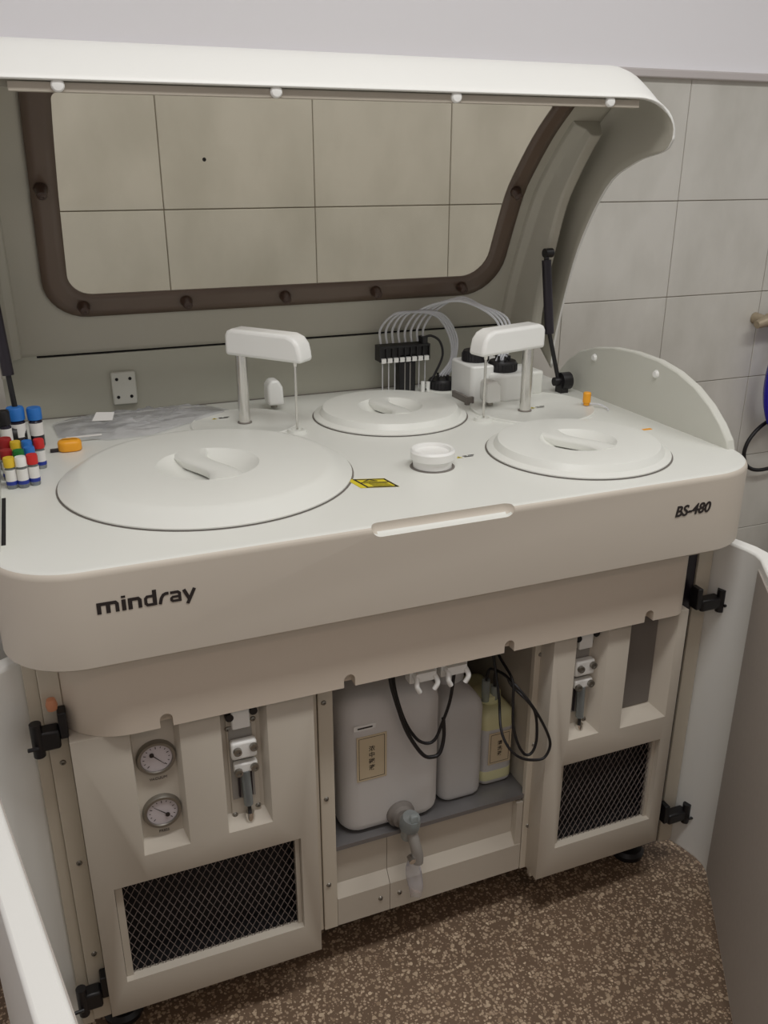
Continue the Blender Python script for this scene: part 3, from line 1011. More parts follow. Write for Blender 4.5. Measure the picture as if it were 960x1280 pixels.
# --- yellow biohazard / crush warning sticker on the deck
stk = G()
def onD(pts, z):
    return [(x, y, z) for x, y in pts]
lab = obj('warning_sticker', G().add(onD([(-0.070, 0.163), (-0.008, 0.146), (-0.016, 0.194), (-0.078, 0.212)], DZ + 0.0004), [(0, 1, 2, 3)]), M['yellow'], AN, smooth=0)
def line2(pts, w, z, closed=True):
    g = G()
    P = pts + ([pts[0]] if closed else [])
    for a, b in zip(P[:-1], P[1:]):
        a, b = Vector(a), Vector(b)
        d = (b - a).normalized()
        n = Vector((-d.y, d.x)) * w / 2
        a = a - d * w / 2
        b = b + d * w / 2
        g.add([(*(a - n), z), (*(b - n), z), (*(b + n), z), (*(a + n), z)], [(0, 1, 2, 3)])
    return g
ln = line2([(-0.058, 0.162), (-0.011, 0.149), (-0.018, 0.190), (-0.066, 0.205)], 0.0035, DZ + 0.0007)
l2 = line2([(-0.062, 0.186), (-0.019, 0.174)], 0.003, DZ + 0.0008, False)
l3 = line2([(-0.054, 0.1905), (-0.033, 0.185), (-0.043, 0.196)], 0.002, DZ + 0.0009)
for q in (l2, l3):
    ln.add(q.v, q.f)
for k in range(4):
    q = line2([(-0.050 + 0.001 * k, 0.178 - k * 0.005), (-0.022 + 0.001 * k, 0.170 - k * 0.005)], 0.0012, DZ + 0.0009, False)
    ln.add(q.v, q.f)
obj('sticker_print', ln, M['ink'], lab, smooth=0)

# tiny caution prints
def caution(x, y, z, upright=False, w=0.03):
    fn = (lambda a, b: (x + a, y, z + b)) if upright else (lambda a, b: (x + a, y + b, z))
    t = obj('caution_print', G().add([fn(0, 0), fn(0.012, 0), fn(0.006, 0.010)], [(0, 1, 2)]), M['yellow'], AN, smooth=0)
    g = G()
    for k, (a, b, l) in enumerate(((0.015, 0.006, 0.008), (0.026, 0.007, 0.012), (0.016, 0.001, 0.018))):
        fz = (lambda p, q: (x + p, y - 0.0003, z + q)) if upright else (lambda p, q: (x + p, y + q, z + 0.0002))
        g.add([fz(a, b), fz(a + l, b), fz(a + l, b + 0.003), fz(a, b + 0.003)], [(0, 1, 2, 3)])
    fz = (lambda p, q: (x + p, y - 0.0003, z + q)) if upright else (lambda p, q: (x + p, y + q, z + 0.0002))
    g.add([fz(0.0045, 0.002), fz(0.0075, 0.002), fz(0.006, 0.008)], [(0, 1, 2)])
    obj('print_mark', g, M['ink'], t, smooth=0)
caution(-0.213, 0.655, DZ + 0.0035)
caution(0.44, 0.485, DZ + 0.0045)
caution(0.145, 0.245, DZ + 0.0004)
obj('orange_sticker', G().box(0.570, 0.590, 0.268, 0.277, DZ, DZ + 0.0005), M['orange'], AN, smooth=0)

# --- side splash plates
def side_plate(x0, x1):
    pf = [(0.690, 0.935), (0.690, 0.965), (0.655, 1.000), (0.610, 1.030), (0.550, 1.050), (0.480, 1.062), (0.405, 1.066), (0.330, 1.063), (0.270, 1.052), (0.215, 1.033), (0.170, 1.008), (0.135, 0.980), (0.112, 0.955), (0.104, 0.935)]
    o = obj('side_plate', G().prism(pf, YZ, x0, x1), M['plate'], AN, smooth=20, bevel=0.003)
    return o
sr = side_plate(0.634, 0.6525)
slp = side_plate(-0.6305, -0.614)
for y, z in ((0.545, 1.028), (0.33, 1.035)):
    obj('plate_clip', G().cyl((0.634, y, z), (0.629, y, z), 0.009, 0.006, n=14), M['white'], sr)
obj('deck_slot', G().box(-0.613, -0.607, 0.13, 0.33, DZ, DZ + 0.0004), M['dark'], AN, smooth=0)

# --- rear cover, connector plate
rear = obj('rear_cover', G().box(-0.530, 0.60, 0.800, 0.830, DZ - 0.001, 1.066), M['rear'], AN, smooth=0)
obj('rear_cover_wing', G().box(-0.600, -0.5300, 0.800, 0.830, DZ - 0.001, 1.076), M['rear'], AN, smooth=0)
obj('rear_gap_shade', G().box(-0.532, 0.60, 0.806, 0.829, 1.0662, 1.0715), M['dark'], AN, smooth=0)  # near-black strip paints in the dark of the open gap
obj('deck_seam', G().box(-0.60, 0.60, 0.7945, 0.7995, DZ, DZ + 0.001), M['grey_dark'], AN, smooth=0)
cp = obj('connector_plate', G().box(-0.392, -0.342, 0.788, 0.7998, 0.958, 1.028), M['plate'], AN, bevel=0.003)
for x in (-0.381, -0.354):
    for z in (0.975, 1.013):
        obj('plate_hole', G().cyl((x, 0.7885, z), (x, 0.7873, z), 0.0035, n=10), M['dark'], cp)
caution(-0.005, 0.7993, 1.047 + 0.026, True)

# ================================================================== LID
LP = [(0.455, 1.575), (0.511, 1.536), (0.569, 1.492), (0.63, 1.432), (0.677, 1.376), (0.721, 1.29), (0.757, 1.21), (0.785, 1.135), (0.8, 1.072)]
LPd = [tuple(p) for p in spline([Vector(p) for p in LP], 8)]
acc = [0.0]
for a, b in zip(LPd[:-1], LPd[1:]):
    acc.append(acc[-1] + math.dist(a, b))
ST = acc[-1]
def prof_at(s, n=0.0):
    s = max(0.0, min(ST, s))
    for i in range(len(acc) - 1):
        if s <= acc[i + 1] + 1e-9:
            t = (s - acc[i]) / (acc[i + 1] - acc[i])
            y = LPd[i][0] + (LPd[i + 1][0] - LPd[i][0]) * t
            z = LPd[i][1] + (LPd[i + 1][1] - LPd[i][1]) * t
            i0, i1 = max(i - 1, 0), min(i + 2, len(LPd) - 1)
            d = Vector(LPd[i1]) - Vector(LPd[i0])
            d.normalize()
            return y + d.y * n, z - d.x * n
    return LPd[-1]
def s_of_z(z):
    for i in range(len(LPd) - 1):
        if LPd[i + 1][1] <= z:
            t = (LPd[i][1] - z) / (LPd[i][1] - LPd[i + 1][1])
            return acc[i] + t * (acc[i + 1] - acc[i])
    return ST
def PS(x, s, n=0.0):
    y, z = prof_at(s, n)
    return (x, y, z)
def ring(A, B, nr, n):
    g = G()
    N = len(A)
    v = []
    for k in range(nr + 1):
        t = k / nr
        for a, b in zip(A, B):
            v.append(PS(a[0] + (b[0] - a[0]) * t, a[1] + (b[1] - a[1]) * t, n))
    f = []
    for k in range(nr):
        for i in range(N):
            j = (i + 1) % N
            f.append((k * N + i, k * N + j, (k + 1) * N + j, (k + 1) * N + i))
    return g.add(v, f)
sb = s_of_z(1.153)
# s runs downward: bottom corners sit at the larger s (y1 side of rrect)
W_out = rrect(-0.500, 0.500, 0.02, sb, 0.1, n=8, m=14, rs=(0.02, 0.02, 0.095, 0.080))
W_in = rrect(-0.455, 0.458, 0.05, sb - 0.045, 0.1, n=8, m=14, rs=(0.02, 0.02, 0.060, 0.045))
W_edge = rrect(-0.595, 0.595, 0.0, ST, 0.1, n=8, m=14, rs=(0.002, 0.002, 0.002, 0.002))
W_mid = rrect(-0.20, 0.20, 0.175, 0.1751, 0.1, n=8, m=14, rs=(0.00001,) * 4)
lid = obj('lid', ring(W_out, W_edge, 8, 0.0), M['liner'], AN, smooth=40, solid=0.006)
obj('window_frame', ring(W_in, rrect(-0.502, 0.502, 0.018, sb + 0.002, 0.1, n=8, m=14, rs=(0.02, 0.02, 0.095, 0.080)), 3, 0.007), M['frame'], lid, smooth=40, solid=0.006)
obj('window_pane', ring(W_in, W_mid, 4, 0.004), M['glass'], lid, smooth=60)
# knobs around the frame
knob_xs = [(-0.484, s_of_z(1.400)), (0.476, s_of_z(1.385))] + [(x, sb - 0.022) for x in (-0.430, -0.228, -0.018, 0.190, 0.402)]
for x, s in knob_xs:
    y0, z0 = prof_at(s, 0.010)
    y1, z1 = prof_at(s, 0.030)
    ax = Vector((0, y1 - y0, z1 - z0))
    obj('knob', G().lathe((x, y0, z0), [(0.0115, 0.0), (0.0125, 0.004), (0.0105, 0.012), (0.009, 0.022), (0.006, 0.025), (0.0035, 0.0255), (0, 0.022)], 18, ax), M['knob'], lid)
# moulded rails left and right of the window
for sg in (1, -1):
    sA, sB = s_of_z(1.515), ST
    n = 16
    g = G()
    rows = []
    for i in range(n + 1):
        s = sA + (sB - sA) * i / n
        nf = 0.038 + 0.067 * i / n
        dx_ = 0.0 if sg > 0 else 0.028
        sec = [(0.528, 0.002), (0.531, 0.012), (0.546, 0.020), (0.553, nf * 0.62), (0.560, nf * 0.95), (0.566, nf), (0.582, nf), (0.587, nf * 0.9), (0.592, 0.002)]
        rows.append([PS(sg * min(0.598, a + dx_), s, b) for a, b in sec])
    m = len(rows[0])
    f = []
    for i in range(n):
        for k in range(m - 1):
            f.append((i * m + k, i * m + k + 1, (i + 1) * m + k + 1, (i + 1) * m + k))
    f += [tuple(range(m)), tuple(range(n * m, (n + 1) * m))]
    g.add([p for r in rows for p in r], f)
    obj('rail', g, M['liner'], lid, smooth=25, bevel=0.002)

# outer shell: nose, back and curved-in sides
OP = [(0.338, 1.541), (0.340, 1.5455), (0.347, 1.551), (0.385, 1.576), (0.43, 1.599), (0.50, 1.597), (0.58, 1.562), (0.66, 1.497), (0.735, 1.395), (0.790, 1.265), (0.828, 1.120), (0.838, 1.078)]
RP = [(0.343, 1.475), (0.349, 1.466), (0.357, 1.458), (0.380, 1.450), (0.415, 1.444), (0.455, 1.432), (0.52, 1.402), (0.575, 1.340), (0.625, 1.255), (0.662, 1.155), (0.695, 1.033), (0.700, 0.975)]
def resamp(P, n):
    return [tuple(p) for p in spline([Vector(p) for p in P], n)]
OPd, RPd = resamp(OP, 3), resamp(RP, 3)
secx = []
nst = 9
HX = 0.622
rad = 0.092
cols = []      # (x, fraction kind)
for k in range(nst + 1):
    th = PI / 2 * k / nst
    cols.append((HX - rad + rad * math.sin(th), 'arc', 1 - math.cos(th)))
for k in range(1, 6):
    cols.append((HX, 'lin', k / 5))
flat = [(-0.53 + 1.06 * k / 20) for k in range(21)]
allc = [(-c[0], c[1], c[2]) for c in reversed(cols)][:-1] + [(x, 'flat', 0) for x in flat] + cols[1:]
g = G()
v = []
for (oy, oz), (ry_, rz_) in zip(OPd, RPd):
    D = Vector((ry_ - oy, rz_ - oz))
    Ln = D.length
    k0 = min(rad, Ln * 0.9) / Ln
    for x, kind, t in allc:
        fr = 0 if kind == 'flat' else (k0 * t if kind == 'arc' else k0 + (1 - k0) * t)
        v.append((x, oy + D.x * fr, oz + D.y * fr))
nc = len(allc)
f = []
for i in range(len(OPd) - 1):
    ym, zm = (OPd[i][0] + OPd[i + 1][0]) / 2, (OPd[i][1] + OPd[i + 1][1]) / 2
    for k in range(nc - 1):
        xm = (allc[k][0] + allc[k + 1][0]) / 2
        if abs(xm) < 0.52 and ym > 0.47 and zm > 1.12:
            continue
        f.append((i * nc + k, i * nc + k + 1, (i + 1) * nc + k + 1, (i + 1) * nc + k))
g.add(v, f)
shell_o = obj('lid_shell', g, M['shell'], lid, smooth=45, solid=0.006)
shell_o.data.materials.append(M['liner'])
shell_o.modifiers['Solidify'].material_offset = 1  # inner side takes the darker liner colour to paint in its shade
# locking bar under the nose with its round screws
bar = obj('lid_edge_bar', G().box(-0.518, 0.540, 0.345, 0.358, 1.526, 1.5395), M['bay'], lid, smooth=0, bevel=0.001)
obj('nose_liner', G().box(-0.528, 0.528, 0.362, 0.366, 1.532, 1.549).box(-0.528, 0.528, 0.366, 0.458, 1.545, 1.549), M['liner'], lid, smooth=0)
for x in (-0.452, -0.135, 0.172, 0.475):
    obj('bar_screw', G().lathe((x, 0.345, 1.535), [(0.0095, 0.0), (0.0095, 0.004), (0.0075, 0.0065), (0, 0.0075)], 18, (0, -1, 0)), M['white'], bar)
# gas struts
for sg in (1, -1):
    x0 = 0.581 if sg > 0 else -0.578
    xt, xm = (0.546, 0.557) if sg > 0 else (-0.590, -0.583)
    st = obj('gas_strut', G().cyl((xt, 0.632, 1.235), (xm, 0.617, 1.075), 0.0105, n=18), M['strut'], AN)
    obj('strut_rod', G().cyl((xm, 0.617, 1.075), (x0, 0.605, 0.972), 0.0050, n=12), M['black'], st)
    obj('strut_joint', G().cyl((xt - sg * 0.006, 0.632, 1.250), (xt + sg * 0.014, 0.634, 1.250), 0.010, n=16).cyl((xt, 0.632, 1.253), (xt, 0.632, 1.232), 0.006, n=12), M['black'], st)
    obj('strut_bracket', G().cyl((x0 + sg * 0.004, 0.602, 0.966), (x0 + sg * 0.028, 0.602, 0.966), 0.020, n=24).cyl((x0 - sg * 0.012, 0.603, 0.966), (x0 + sg * 0.006, 0.603, 0.966), 0.010, n=16).box(min(x0, x0 + sg * .02), max(x0, x0 + sg * .02), 0.590, 0.614, DZ, 0.965), M['black'], st)

# ================================================================== BOTTLE BAY
TZ = 0.2848
def bottle_body(x0, x1, y0, y1, z0, z1, r, rb, rt):
    """rounded box body, ring stack"""
    g = G()
    rings = []
    for k in range(5):
        a = PI / 2 * k / 4
        rings.append((rb * (1 - math.sin(a)), z0 + rb * (1 - math.cos(a))))
    for k in range(5):
        a = PI / 2 * k / 4
        rings.append((rt * (1 - math.cos(a)), z1 - rt + rt * math.sin(a)))
    N = None
    v = []
    for ins, z in rings:
        p = rrect(x0 + ins, x1 - ins, y0 + ins, y1 - ins, max(0.004, r - ins * 0.5), n=6)
        N = len(p)
        v += [(a, b, z) for a, b in p]
    f = []
    for k in range(len(rings) - 1):
        for i in range(N):
            j = (i + 1) % N
            f.append((k * N + i, k * N + j, (k + 1) * N + j, (k + 1) * N + i))
    f += [tuple(range(N - 1, -1, -1)), tuple(range((len(rings) - 1) * N, len(rings) * N))]
    return g.add(v, f)
def paper_label(x0, x1, y, z0, z1, parent, text, ts, m):
    p = obj('paper_label', G().box(x0, x1, y - 0.0006, y - 0.0001, z0, z1), m, parent, smooth=0)
    fr = G()
    e, w = 0.004, 0.0009
    for a in ((x0 + e, x1 - e, z1 - e - w, z1 - e), (x0 + e, x1 - e, z0 + e, z0 + e + w), (x0 + e, x0 + e + w, z0 + e, z1 - e), (x1 - e - w, x1 - e, z0 + e, z1 - e)):
        fr.box(a[0], a[1], y - 0.0008, y - 0.0006, a[2], a[3])
    cx = (x0 + x1) / 2
    n = len(text)
    cz = (z0 + z1) / 2 + (n * ts * 1.12) / 2 - ts
    for i, ch in enumerate(text):
        tv, tf = text_geo(ch, ts, 0, 0.0002, 0.0, 'CENTER')
        fr.add([(cx + a, y - 0.0009, cz - i * ts * 1.12 + b) for a, b, c in tv], tf)
    obj('label_print', fr, M['ink'], p, smooth=0)
    return p

jug = thing('water_jug', 'large milky white jug with a tap, widest container in the open bay', 'jug', (-0.032, 0.22, TZ))
obj('jug_body', bottle_body(-0.130, 0.066, 0.106, 0.330, TZ, 0.574, 0.035, 0.022, 0.040), M['jug'], jug, smooth=50)
obj('jug_water', bottle_body(-0.126, 0.062, 0.110, 0.326, TZ + 0.003, 0.470, 0.032, 0.02, 0.002), M['liquid'], jug, smooth=50)
obj('jug_neck', G().lathe((-0.055, 0.19, 0.574), [(0.030, -0.004), (0.028, 0.015), (0.036, 0.018), (0.036, 0.045), (0, 0.047)], 28), M['jug'], jug)
paper_label(-0.104, -0.047, 0.1056, 0.405, 0.500, jug, '浓中磁液', 0.0120, M['cream'])
obj('paper_strip', G().box(-0.109, -0.068, 0.1050, 0.1056, 0.513, 0.524), M['paper'], jug, smooth=0)
obj('strip_print', G().box(-0.102, -0.074, 0.1046, 0.1049, 0.5165, 0.5195), M['ink'], jug, smooth=0)
tap = obj('tap', G().lathe((-0.020, 0.108, 0.312), [(0.0, -0.002), (0.027, -0.002), (0.027, 0.008), (0.022, 0.012), (0.020, 0.020), (0.014, 0.022), (0.014, 0.040), (0, 0.040)], 28, (0, -1, 0)), M['grey_dark'], jug)
obj('tap_valve', G().lathe((-0.016, 0.068, 0.318), [(0, 0.018), (0.016, 0.016), (0.019, 0.004), (0.019, -0.010), (0.013, -0.018), (0.012, -0.040), (0.0, -0.040)], 20, (0.05, -0.25, 1)), M['vial'], jug)
obj('tap_spout', G().tube([(-0.014, 0.066, 0.30), (-0.010, 0.056, 0.272), (-0.006, 0.054, 0.250), (-0.006, 0.054, 0.236)], 0.0105, 12, 5), M['grey'], jug)
obj('tap_lever', G().box(-0.022, -0.006, 0.050, 0.060, 0.318, 0.345), M['vial'], jug, bevel=0.003)
obj('tap_nut', G().cyl((-0.019, 0.060, 0.248), (-0.019, 0.047, 0.246), 0.007, n=6), M['steel'], jug)

drip = thing('plastic_bag', 'small clear plastic drip bag hanging under the jug tap', 'bag', (-0.012, 0.064, 0.16))
g = G()
rows = []
for i in range(11):
    t = i / 10
    z = 0.246 - 0.088 * t
    y = 0.062 + 0.010 * math.sin(t * 5)
    w = 0.010 + 0.005 * math.sin(t * 2.6)
    rows += [(-0.008 + w * math.cos(a), y + 0.006 * math.sin(a) + 0.002 * math.sin(9 * t + 3 * a), z + 0.002 * math.cos(3 * a)) for a in [2 * PI * k / 14 for k in range(14)]]
g.add(rows, [(i * 14 + k, i * 14 + (k + 1) % 14, (i + 1) * 14 + (k + 1) % 14, (i + 1) * 14 + k) for i in range(10) for k in range(14)])
obj('bag_film', g, M['bag'], drip, smooth=60)

b2 = thing('reagent_bottle', 'plain milky rectangular bottle with no label, right of the large jug', 'bottle', (0.118, 0.21, TZ))
obj('bottle_body', bottle_body(0.073, 0.163, 0.124, 0.30, TZ, 0.515, 0.022, 0.014, 0.035), M['milky'], b2, smooth=50)
obj('bottle_liquid', bottle_body(0.076, 0.160, 0.127, 0.297, TZ + 0.003, 0.425, 0.020, 0.012, 0.002), M['liquid'], b2, smooth=50)
obj('bottle_cap', G().lathe((0.118, 0.20, 0.515), [(0.024, -0.004), (0.024, 0.004), (0.030, 0.006), (0.030, 0.034), (0, 0.036)], 24), M['milky'], b2)
b3 = thing('reagent_bottle', 'narrow milky bottle with cream label, yellowish top and cables, at the bay right', 'bottle', (0.203, 0.21, TZ))
obj('bottle_body', bottle_body(0.167, 0.238, 0.142, 0.290, TZ, 0.455, 0.016, 0.010, 0.020), M['milky'], b3, smooth=50)
obj('bottle_liquid', bottle_body(0.169, 0.236, 0.144, 0.288, TZ + 0.028, 0.412, 0.015, 0.008, 0.002), M['liquid'], b3, smooth=50)
obj('yellow_band', bottle_body(0.1665, 0.2385, 0.1415, 0.2905, TZ + 0.012, TZ + 0.034, 0.016, 0.001, 0.001), M['yliquid'], b3, smooth=50)
obj('yellow_shoulder', bottle_body(0.1663, 0.2387, 0.1413, 0.2907, 0.415, 0.4575, 0.016, 0.001, 0.020), M['yliquid'], b3, smooth=50)
obj('bottle_cap', G().lathe((0.200, 0.190, 0.4576), [(0.026, 0), (0.026, 0.016), (0.020, 0.020), (0, 0.020)], 24), M['yliquid'], b3)
obj('sensor_sleeve', G().cyl((0.186, 0.172, 0.465), (0.186, 0.172, 0.511), 0.008, n=12), M['vial'], b3)
obj('sensor_sleeve', G().cyl((0.205, 0.172, 0.465), (0.205, 0.172, 0.494), 0.008, n=12), M['vial'], b3)
paper_label(0.181, 0.230, 0.1412, 0.335, 0.408, b3, '清洗液', 0.0110, M['cream'])

# white cable clips hanging below the skirt
for x in (0.002, 0.060):
    rail_ = obj('cable_clip', G().box(x - 0.025, x + 0.025, 0.062, 0.082, 0.616, 0.6565), M['white'], AN, bevel=0.001)
    pr = G()
    for dx in (-0.017, 0.017):
        pr.tube([(x + dx, 0.064, 0.632), (x + dx, 0.050, 0.630), (x + dx * 1.12, 0.045, 0.620), (x + dx * 0.8, 0.046, 0.608)], 0.0045, 8, 4)
    pr.box(x - 0.018, x + 0.018, 0.050, 0.062, 0.624, 0.640)
    obj('clip_prongs', pr, M['white'], rail_, smooth=50)

# cables: top-level
def cable(name, label, pts, r, m, cat='cable', sm=10):
    o = obj(name, G().tube(pts, r, 8, sm), m, None, smooth=60, origin=pts[0])
    return tag(o, label, cat)
cable('sensor_cable', 'thick black cable looping in front of the large jug', [(-0.0485, 0.082, 0.665), (-0.050, 0.082, 0.620), (-0.036, 0.080, 0.560), (-0.018, 0.078, 0.505), (0.010, 0.076, 0.455), (0.030, 0.076, 0.444), (0.044, 0.076, 0.450), (0.052, 0.078, 0.480), (0.050, 0.078, 0.520)], 0.0036, M['black'])
cable('sensor_cable', 'thin black cable hanging in a U from the right-hand white clip', [(-0.044, 0.088, 0.665), (-0.040, 0.088, 0.600), (-0.022, 0.086, 0.530), (0.000, 0.084, 0.487), (0.020, 0.082, 0.472), (0.036, 0.080, 0.478), (0.048, 0.078, 0.510), (0.058, 0.070, 0.560), (0.062, 0.064, 0.625)], 0.0030, M['black'])
cable('sensor_cable', 'black cable with the wider loop, hanging before the posts at the right of the bay', [(0.172, 0.13, 0.655), (0.173, 0.13, 0.604), (0.177, 0.12, 0.554), (0.174, 0.1, 0.518), (0.158, 0.06, 0.48), (0.164, 0.04, 0.452), (0.186, 0.034, 0.428), (0.213, 0.034, 0.415), (0.237, 0.034, 0.413), (0.248, 0.034, 0.434), (0.243, 0.034, 0.46), (0.22, 0.034, 0.507), (0.198, 0.04, 0.544), (0.18, 0.06, 0.57), (0.18, 0.1, 0.567), (0.184, 0.14, 0.553), (0.184, 0.16, 0.54), (0.186, 0.172, 0.509)], 0.0027, M['black'])
cable('sensor_cable', 'black cable with the narrower inner loop, at the right of the bay', [(0.186, 0.14, 0.655), (0.183, 0.13, 0.598), (0.178, 0.065, 0.577), (0.177, 0.056, 0.535), (0.177, 0.05, 0.489), (0.185, 0.044, 0.453), (0.2, 0.042, 0.426), (0.214, 0.040, 0.427), (0.222, 0.040, 0.454), (0.218, 0.042, 0.505), (0.206, 0.048, 0.531), (0.187, 0.08, 0.553), (0.187, 0.1, 0.561), (0.194, 0.15, 0.54), (0.205, 0.172, 0.492)], 0.0027, M['black'])

# ================================================================== things lying on the deck
def vial(x, y, cap, label, r=0.0084, h=0.052, dark=False):
    t = thing('sample_vial', label, 'vial', (x, y, DZ), 'small capped vials at the left end of the deck')
    z = DZ + 0.0003
    bodym = M['brownglass'] if dark else M['vial']
    ch = h * 0.30
    obj('vial_body', G().lathe((x, y, z), [(0, 0), (r * 0.92, 0), (r, 0.002), (r, h - ch - 0.004), (r * 0.75, h - ch), (0, h - ch)], 16), bodym, t)
    l0, l1 = (0.30, 0.62) if dark else (0.24, 0.62)
    obj('paper_label', G().lathe((x, y, z), [(r + 0.0002, h * l0), (r + 0.0004, h * l0), (r + 0.0004, h * l1), (r + 0.0002, h * l1)], 18), M['paper'], t)
    if not dark:
        obj('blue_band', G().lathe((x, y, z), [(r + 0.0002, h * 0.13), (r + 0.0005, h * 0.13), (r + 0.0005, h * 0.25), (r + 0.0002, h * 0.25)], 18), M['navy'], t)
    obj('cap', G().lathe((x, y, z), [(0, h - ch), (r * 1.06, h - ch), (r * 1.08, h - 0.003), (r * 0.98, h), (0, h)], 18), M[cap], t)
vial(-0.5960, 0.376, 'yel', 'yellow-capped vial, front left of the vial cluster')
vial(-0.5785, 0.374, 'white', 'white-capped clear vial, middle of the front row')
vial(-0.5610, 0.380, 'red', 'bright red-capped vial, right end of the front row')
vial(-0.6000, 0.421, 'dred', 'dark red-capped vial directly behind the front yellow-capped vial', 0.0092)
vial(-0.5810, 0.413, 'green', 'green-capped vial behind the white-capped one')
vial(-0.5640, 0.424, 'blue', 'blue-capped vial behind the bright red-capped front vial')
vial(-0.5480, 0.467, 'red', 'red-capped vial standing furthest right in the cluster')
vial(-0.5670, 0.464, 'blue', 'small blue-capped vial left of the furthest right red-capped vial')
vial(-0.5850, 0.467, 'yel', 'yellow-capped vial in the row behind the green-capped one')
vial(-0.6020, 0.480, 'dred', 'wide dark red-capped vial at the left, in front of the black bottle', 0.0108, 0.056)
vial(-0.5810, 0.604, 'blue', 'large dark bottle with a wide blue cap, behind the small vials', 0.0148, 0.078, True)
vial(-0.5490, 0.606, 'blue', 'slimmer dark bottle with blue cap, right of the wide blue-capped one', 0.0122, 0.074, True)
vial(-0.6000, 0.560, 'black', 'dark bottle with black cap at the left edge of the deck', 0.0100, 0.084, True)

yc = thing('orange_holder', 'small orange plastic holder lying by the clear bag at the left', 'cap', (-0.497, 0.556, DZ))
obj('cap_shell', bottle_body(-0.517, -0.475, 0.540, 0.572, DZ + 0.0005, DZ + 0.021, 0.014, 0.003, 0.007), M['orange'], yc, smooth=50)
obj('cap_tab', G().box(-0.531, -0.517, 0.550, 0.560, DZ + 0.0005, DZ + 0.005), M['strut'], yc, smooth=0)
yp = thing('orange_plug', 'small upright orange plug on the deck beside the right arm base', 'plug', (0.567, 0.466, DZ + 0.0045))
obj('plug_body', G().lathe((0.567, 0.466, DZ + 0.0046), [(0, 0), (0.0065, 0), (0.0065, 0.005), (0.0085, 0.006), (0.0085, 0.026), (0.007, 0.028), (0, 0.028)], 18), M['orange'], yp)
obj('plug_tail', G().tube([(0.572, 0.460, DZ + 0.008), (0.588, 0.448, DZ + 0.008), (0.596, 0.430, DZ + 0.003), (0.588, 0.415, DZ + 0.003)], 0.002, 6, 5), M['tube'], yp)

# crumpled clear bag
bagt = thing('plastic_bag', 'crumpled clear plastic bag spread on the deck behind the large cover', 'bag', (-0.34, 0.70, DZ))
from mathutils import noise
poly_b = [(-0.512, 0.640), (-0.520, 0.745), (-0.440, 0.782), (-0.300, 0.783), (-0.200, 0.778), (-0.160, 0.720), (-0.245, 0.660), (-0.345, 0.592), (-0.420, 0.586)]
cxb, cyb = -0.34, 0.69
g = G()
NA, NR = 72, 18
v = [(cxb, cyb, DZ + 0.014)]
def ray_poly(a):
    d = Vector((math.cos(a), math.sin(a)))
    best = 0.02
    for i in range(len(poly_b)):
        p, q = Vector(poly_b[i]) - Vector((cxb, cyb)), Vector(poly_b[(i + 1) % len(poly_b)]) - Vector((cxb, cyb))
        e = q - p
        den = d.x * e.y - d.y * e.x
        if abs(den) < 1e-9:
            continue
        t = (p.x * e.y - p.y * e.x) / den
        u = (p.x * d.y - p.y * d.x) / den
        if t > 0 and -0.001 <= u <= 1.001:
            best = max(best, t)
    return best
for k in range(1, NR + 1):
    for i in range(NA):
        a = 2 * PI * i / NA
        t = ray_poly(a) * k / NR
        x, y = cxb + t * math.cos(a), cyb + t * math.sin(a)
        edge = 1 - (k / NR) ** 4
        h = 0.003 + edge * (0.006 + 0.030 * abs(noise.noise(Vector((x * 14, y * 20, 1)))) + 0.014 * abs(noise.noise(Vector((x * 38, y * 46, 5)))))
        v.append((x, y, DZ + h))
f = [(0, 1 + i, 1 + (i + 1) % NA) for i in range(NA)]
for k in range(NR - 1):
    for i in range(NA):
        j = (i + 1) % NA
        f.append((1 + k * NA + i, 1 + k * NA + j, 1 + (k + 1) * NA + j, 1 + (k + 1) * NA + i))
g.add(v, f)
obj('bag_film', g, M['bag'], bagt, smooth=18)
obj('bag_label', G().add([(-0.446, 0.676, DZ + 0.019), (-0.408, 0.664, DZ + 0.020), (-0.400, 0.696, DZ + 0.028), (-0.434, 0.708, DZ + 0.028)], [(0, 1, 2, 3)]), M['paper'], bagt, smooth=0)
obj('bag_seam', G().box(-0.500, -0.435, 0.600, 0.606, DZ + 0.010, DZ + 0.0115), M['paper'], bagt, smooth=0)

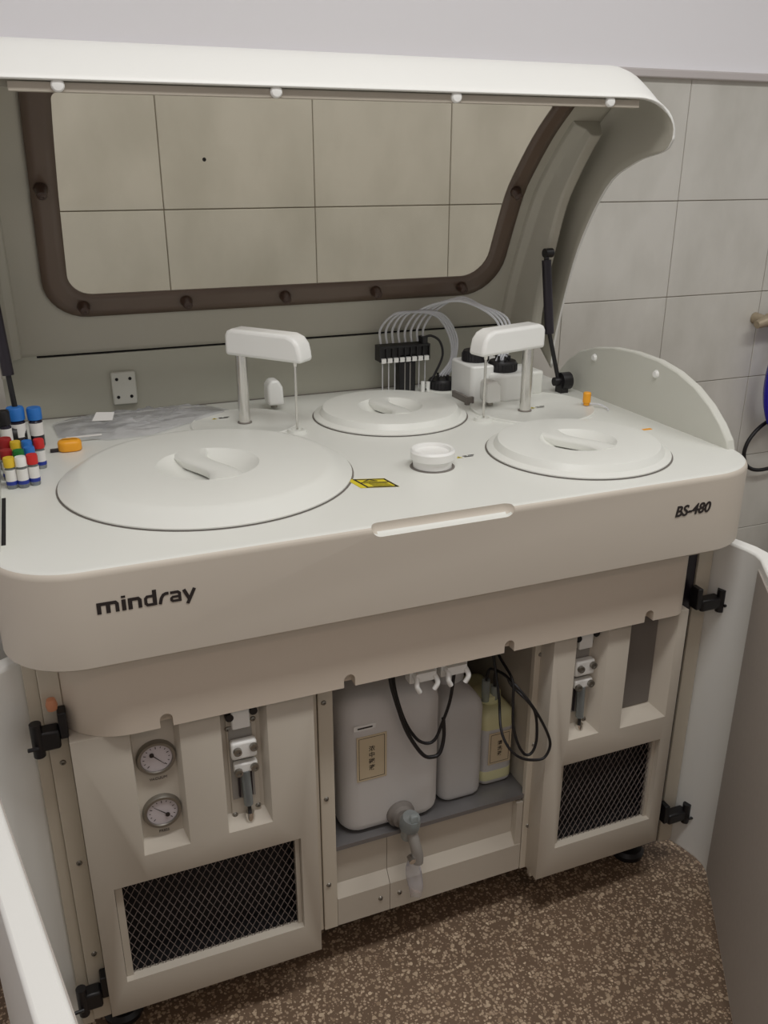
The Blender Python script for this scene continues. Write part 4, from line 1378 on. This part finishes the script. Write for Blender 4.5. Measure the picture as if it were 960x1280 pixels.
# ================================================================== around the machine
# wall tap with coiled blue hose and black cable
tapw = thing('wall_tap', 'small worn tap on the tiled wall at the right edge', 'tap', (1.60, WY, 0.975))
obj('tap_stem', G().cyl((1.578, WY - 0.001, 0.985), (1.578, WY - 0.045, 0.985), 0.018, 0.013, n=16), M['brass'], tapw)
obj('tap_body', G().lathe((1.588, WY - 0.05, 0.985), [(0, -0.05), (0.012, -0.048), (0.016, -0.02), (0.022, 0.0), (0.016, 0.02), (0.018, 0.04), (0.024, 0.05), (0.022, 0.07), (0, 0.07)], 16, (1, 0, 0.25)), M['brass'], tapw)
obj('tap_outlet', G().cyl((1.648, WY - 0.055, 1.000), (1.642, WY - 0.055, 0.945), 0.014, 0.012, n=14), M['brass'], tapw)
hose = []
for k in range(3):
    rx, rz = 0.072 + 0.010 * k, 0.150 + 0.012 * k
    hose += [(1.700 - rx * math.cos(a), WY - 0.045 - 0.012 * k - 0.003 * math.sin(a), 0.795 + rz * math.sin(a)) for a in [PI / 2 + 2 * PI * i / 28 for i in range(28)]]
cable('blue_hose', 'coiled glossy blue hose hanging from the wall tap', hose, 0.0105, M['hose'], 'hose', 2)
loop = [(1.735, WY - 0.03, 0.662), (1.690, WY - 0.03, 0.655), (1.640, WY - 0.03, 0.630), (1.603, WY - 0.03, 0.590), (1.592, WY - 0.03, 0.545), (1.612, WY - 0.03, 0.503), (1.655, WY - 0.03, 0.482), (1.72, WY - 0.03, 0.482), (1.80, WY - 0.03, 0.50)]
cable('black_cable', 'black cable loop hanging on the tiles below the blue hose', loop, 0.0065, M['black'])
dk = thing('dark_bin', 'dark bin on the floor by the wall behind the right door', 'bin', (1.93, 0.90, 0))
obj('bin_body', G().lathe((1.93, 0.90, 0), [(0, 0), (0.10, 0), (0.125, 0.235), (0.132, 0.24), (0.132, 0.25), (0.12, 0.25), (0.095, 0.02), (0, 0.02)], 28), M['black'], dk)
wb = thing('white_crate', 'pale low crate with a dark hand slot, on the floor left of the left door', 'crate', (-0.96, 0.62, 0))
obj('crate_body', G().box(-1.15, -0.752, 0.33, 0.90, 0.002, 0.30), M['sidebox'], wb, bevel=0.008)
obj('hand_slot', G().box(-0.7525, -0.7505, 0.36, 0.44, 0.075, 0.098), M['dark'], wb, smooth=0)
obj('hand_slot', G().box(-0.83, -0.758, 0.3285, 0.3305, 0.085, 0.115), M['dark'], wb, smooth=0)
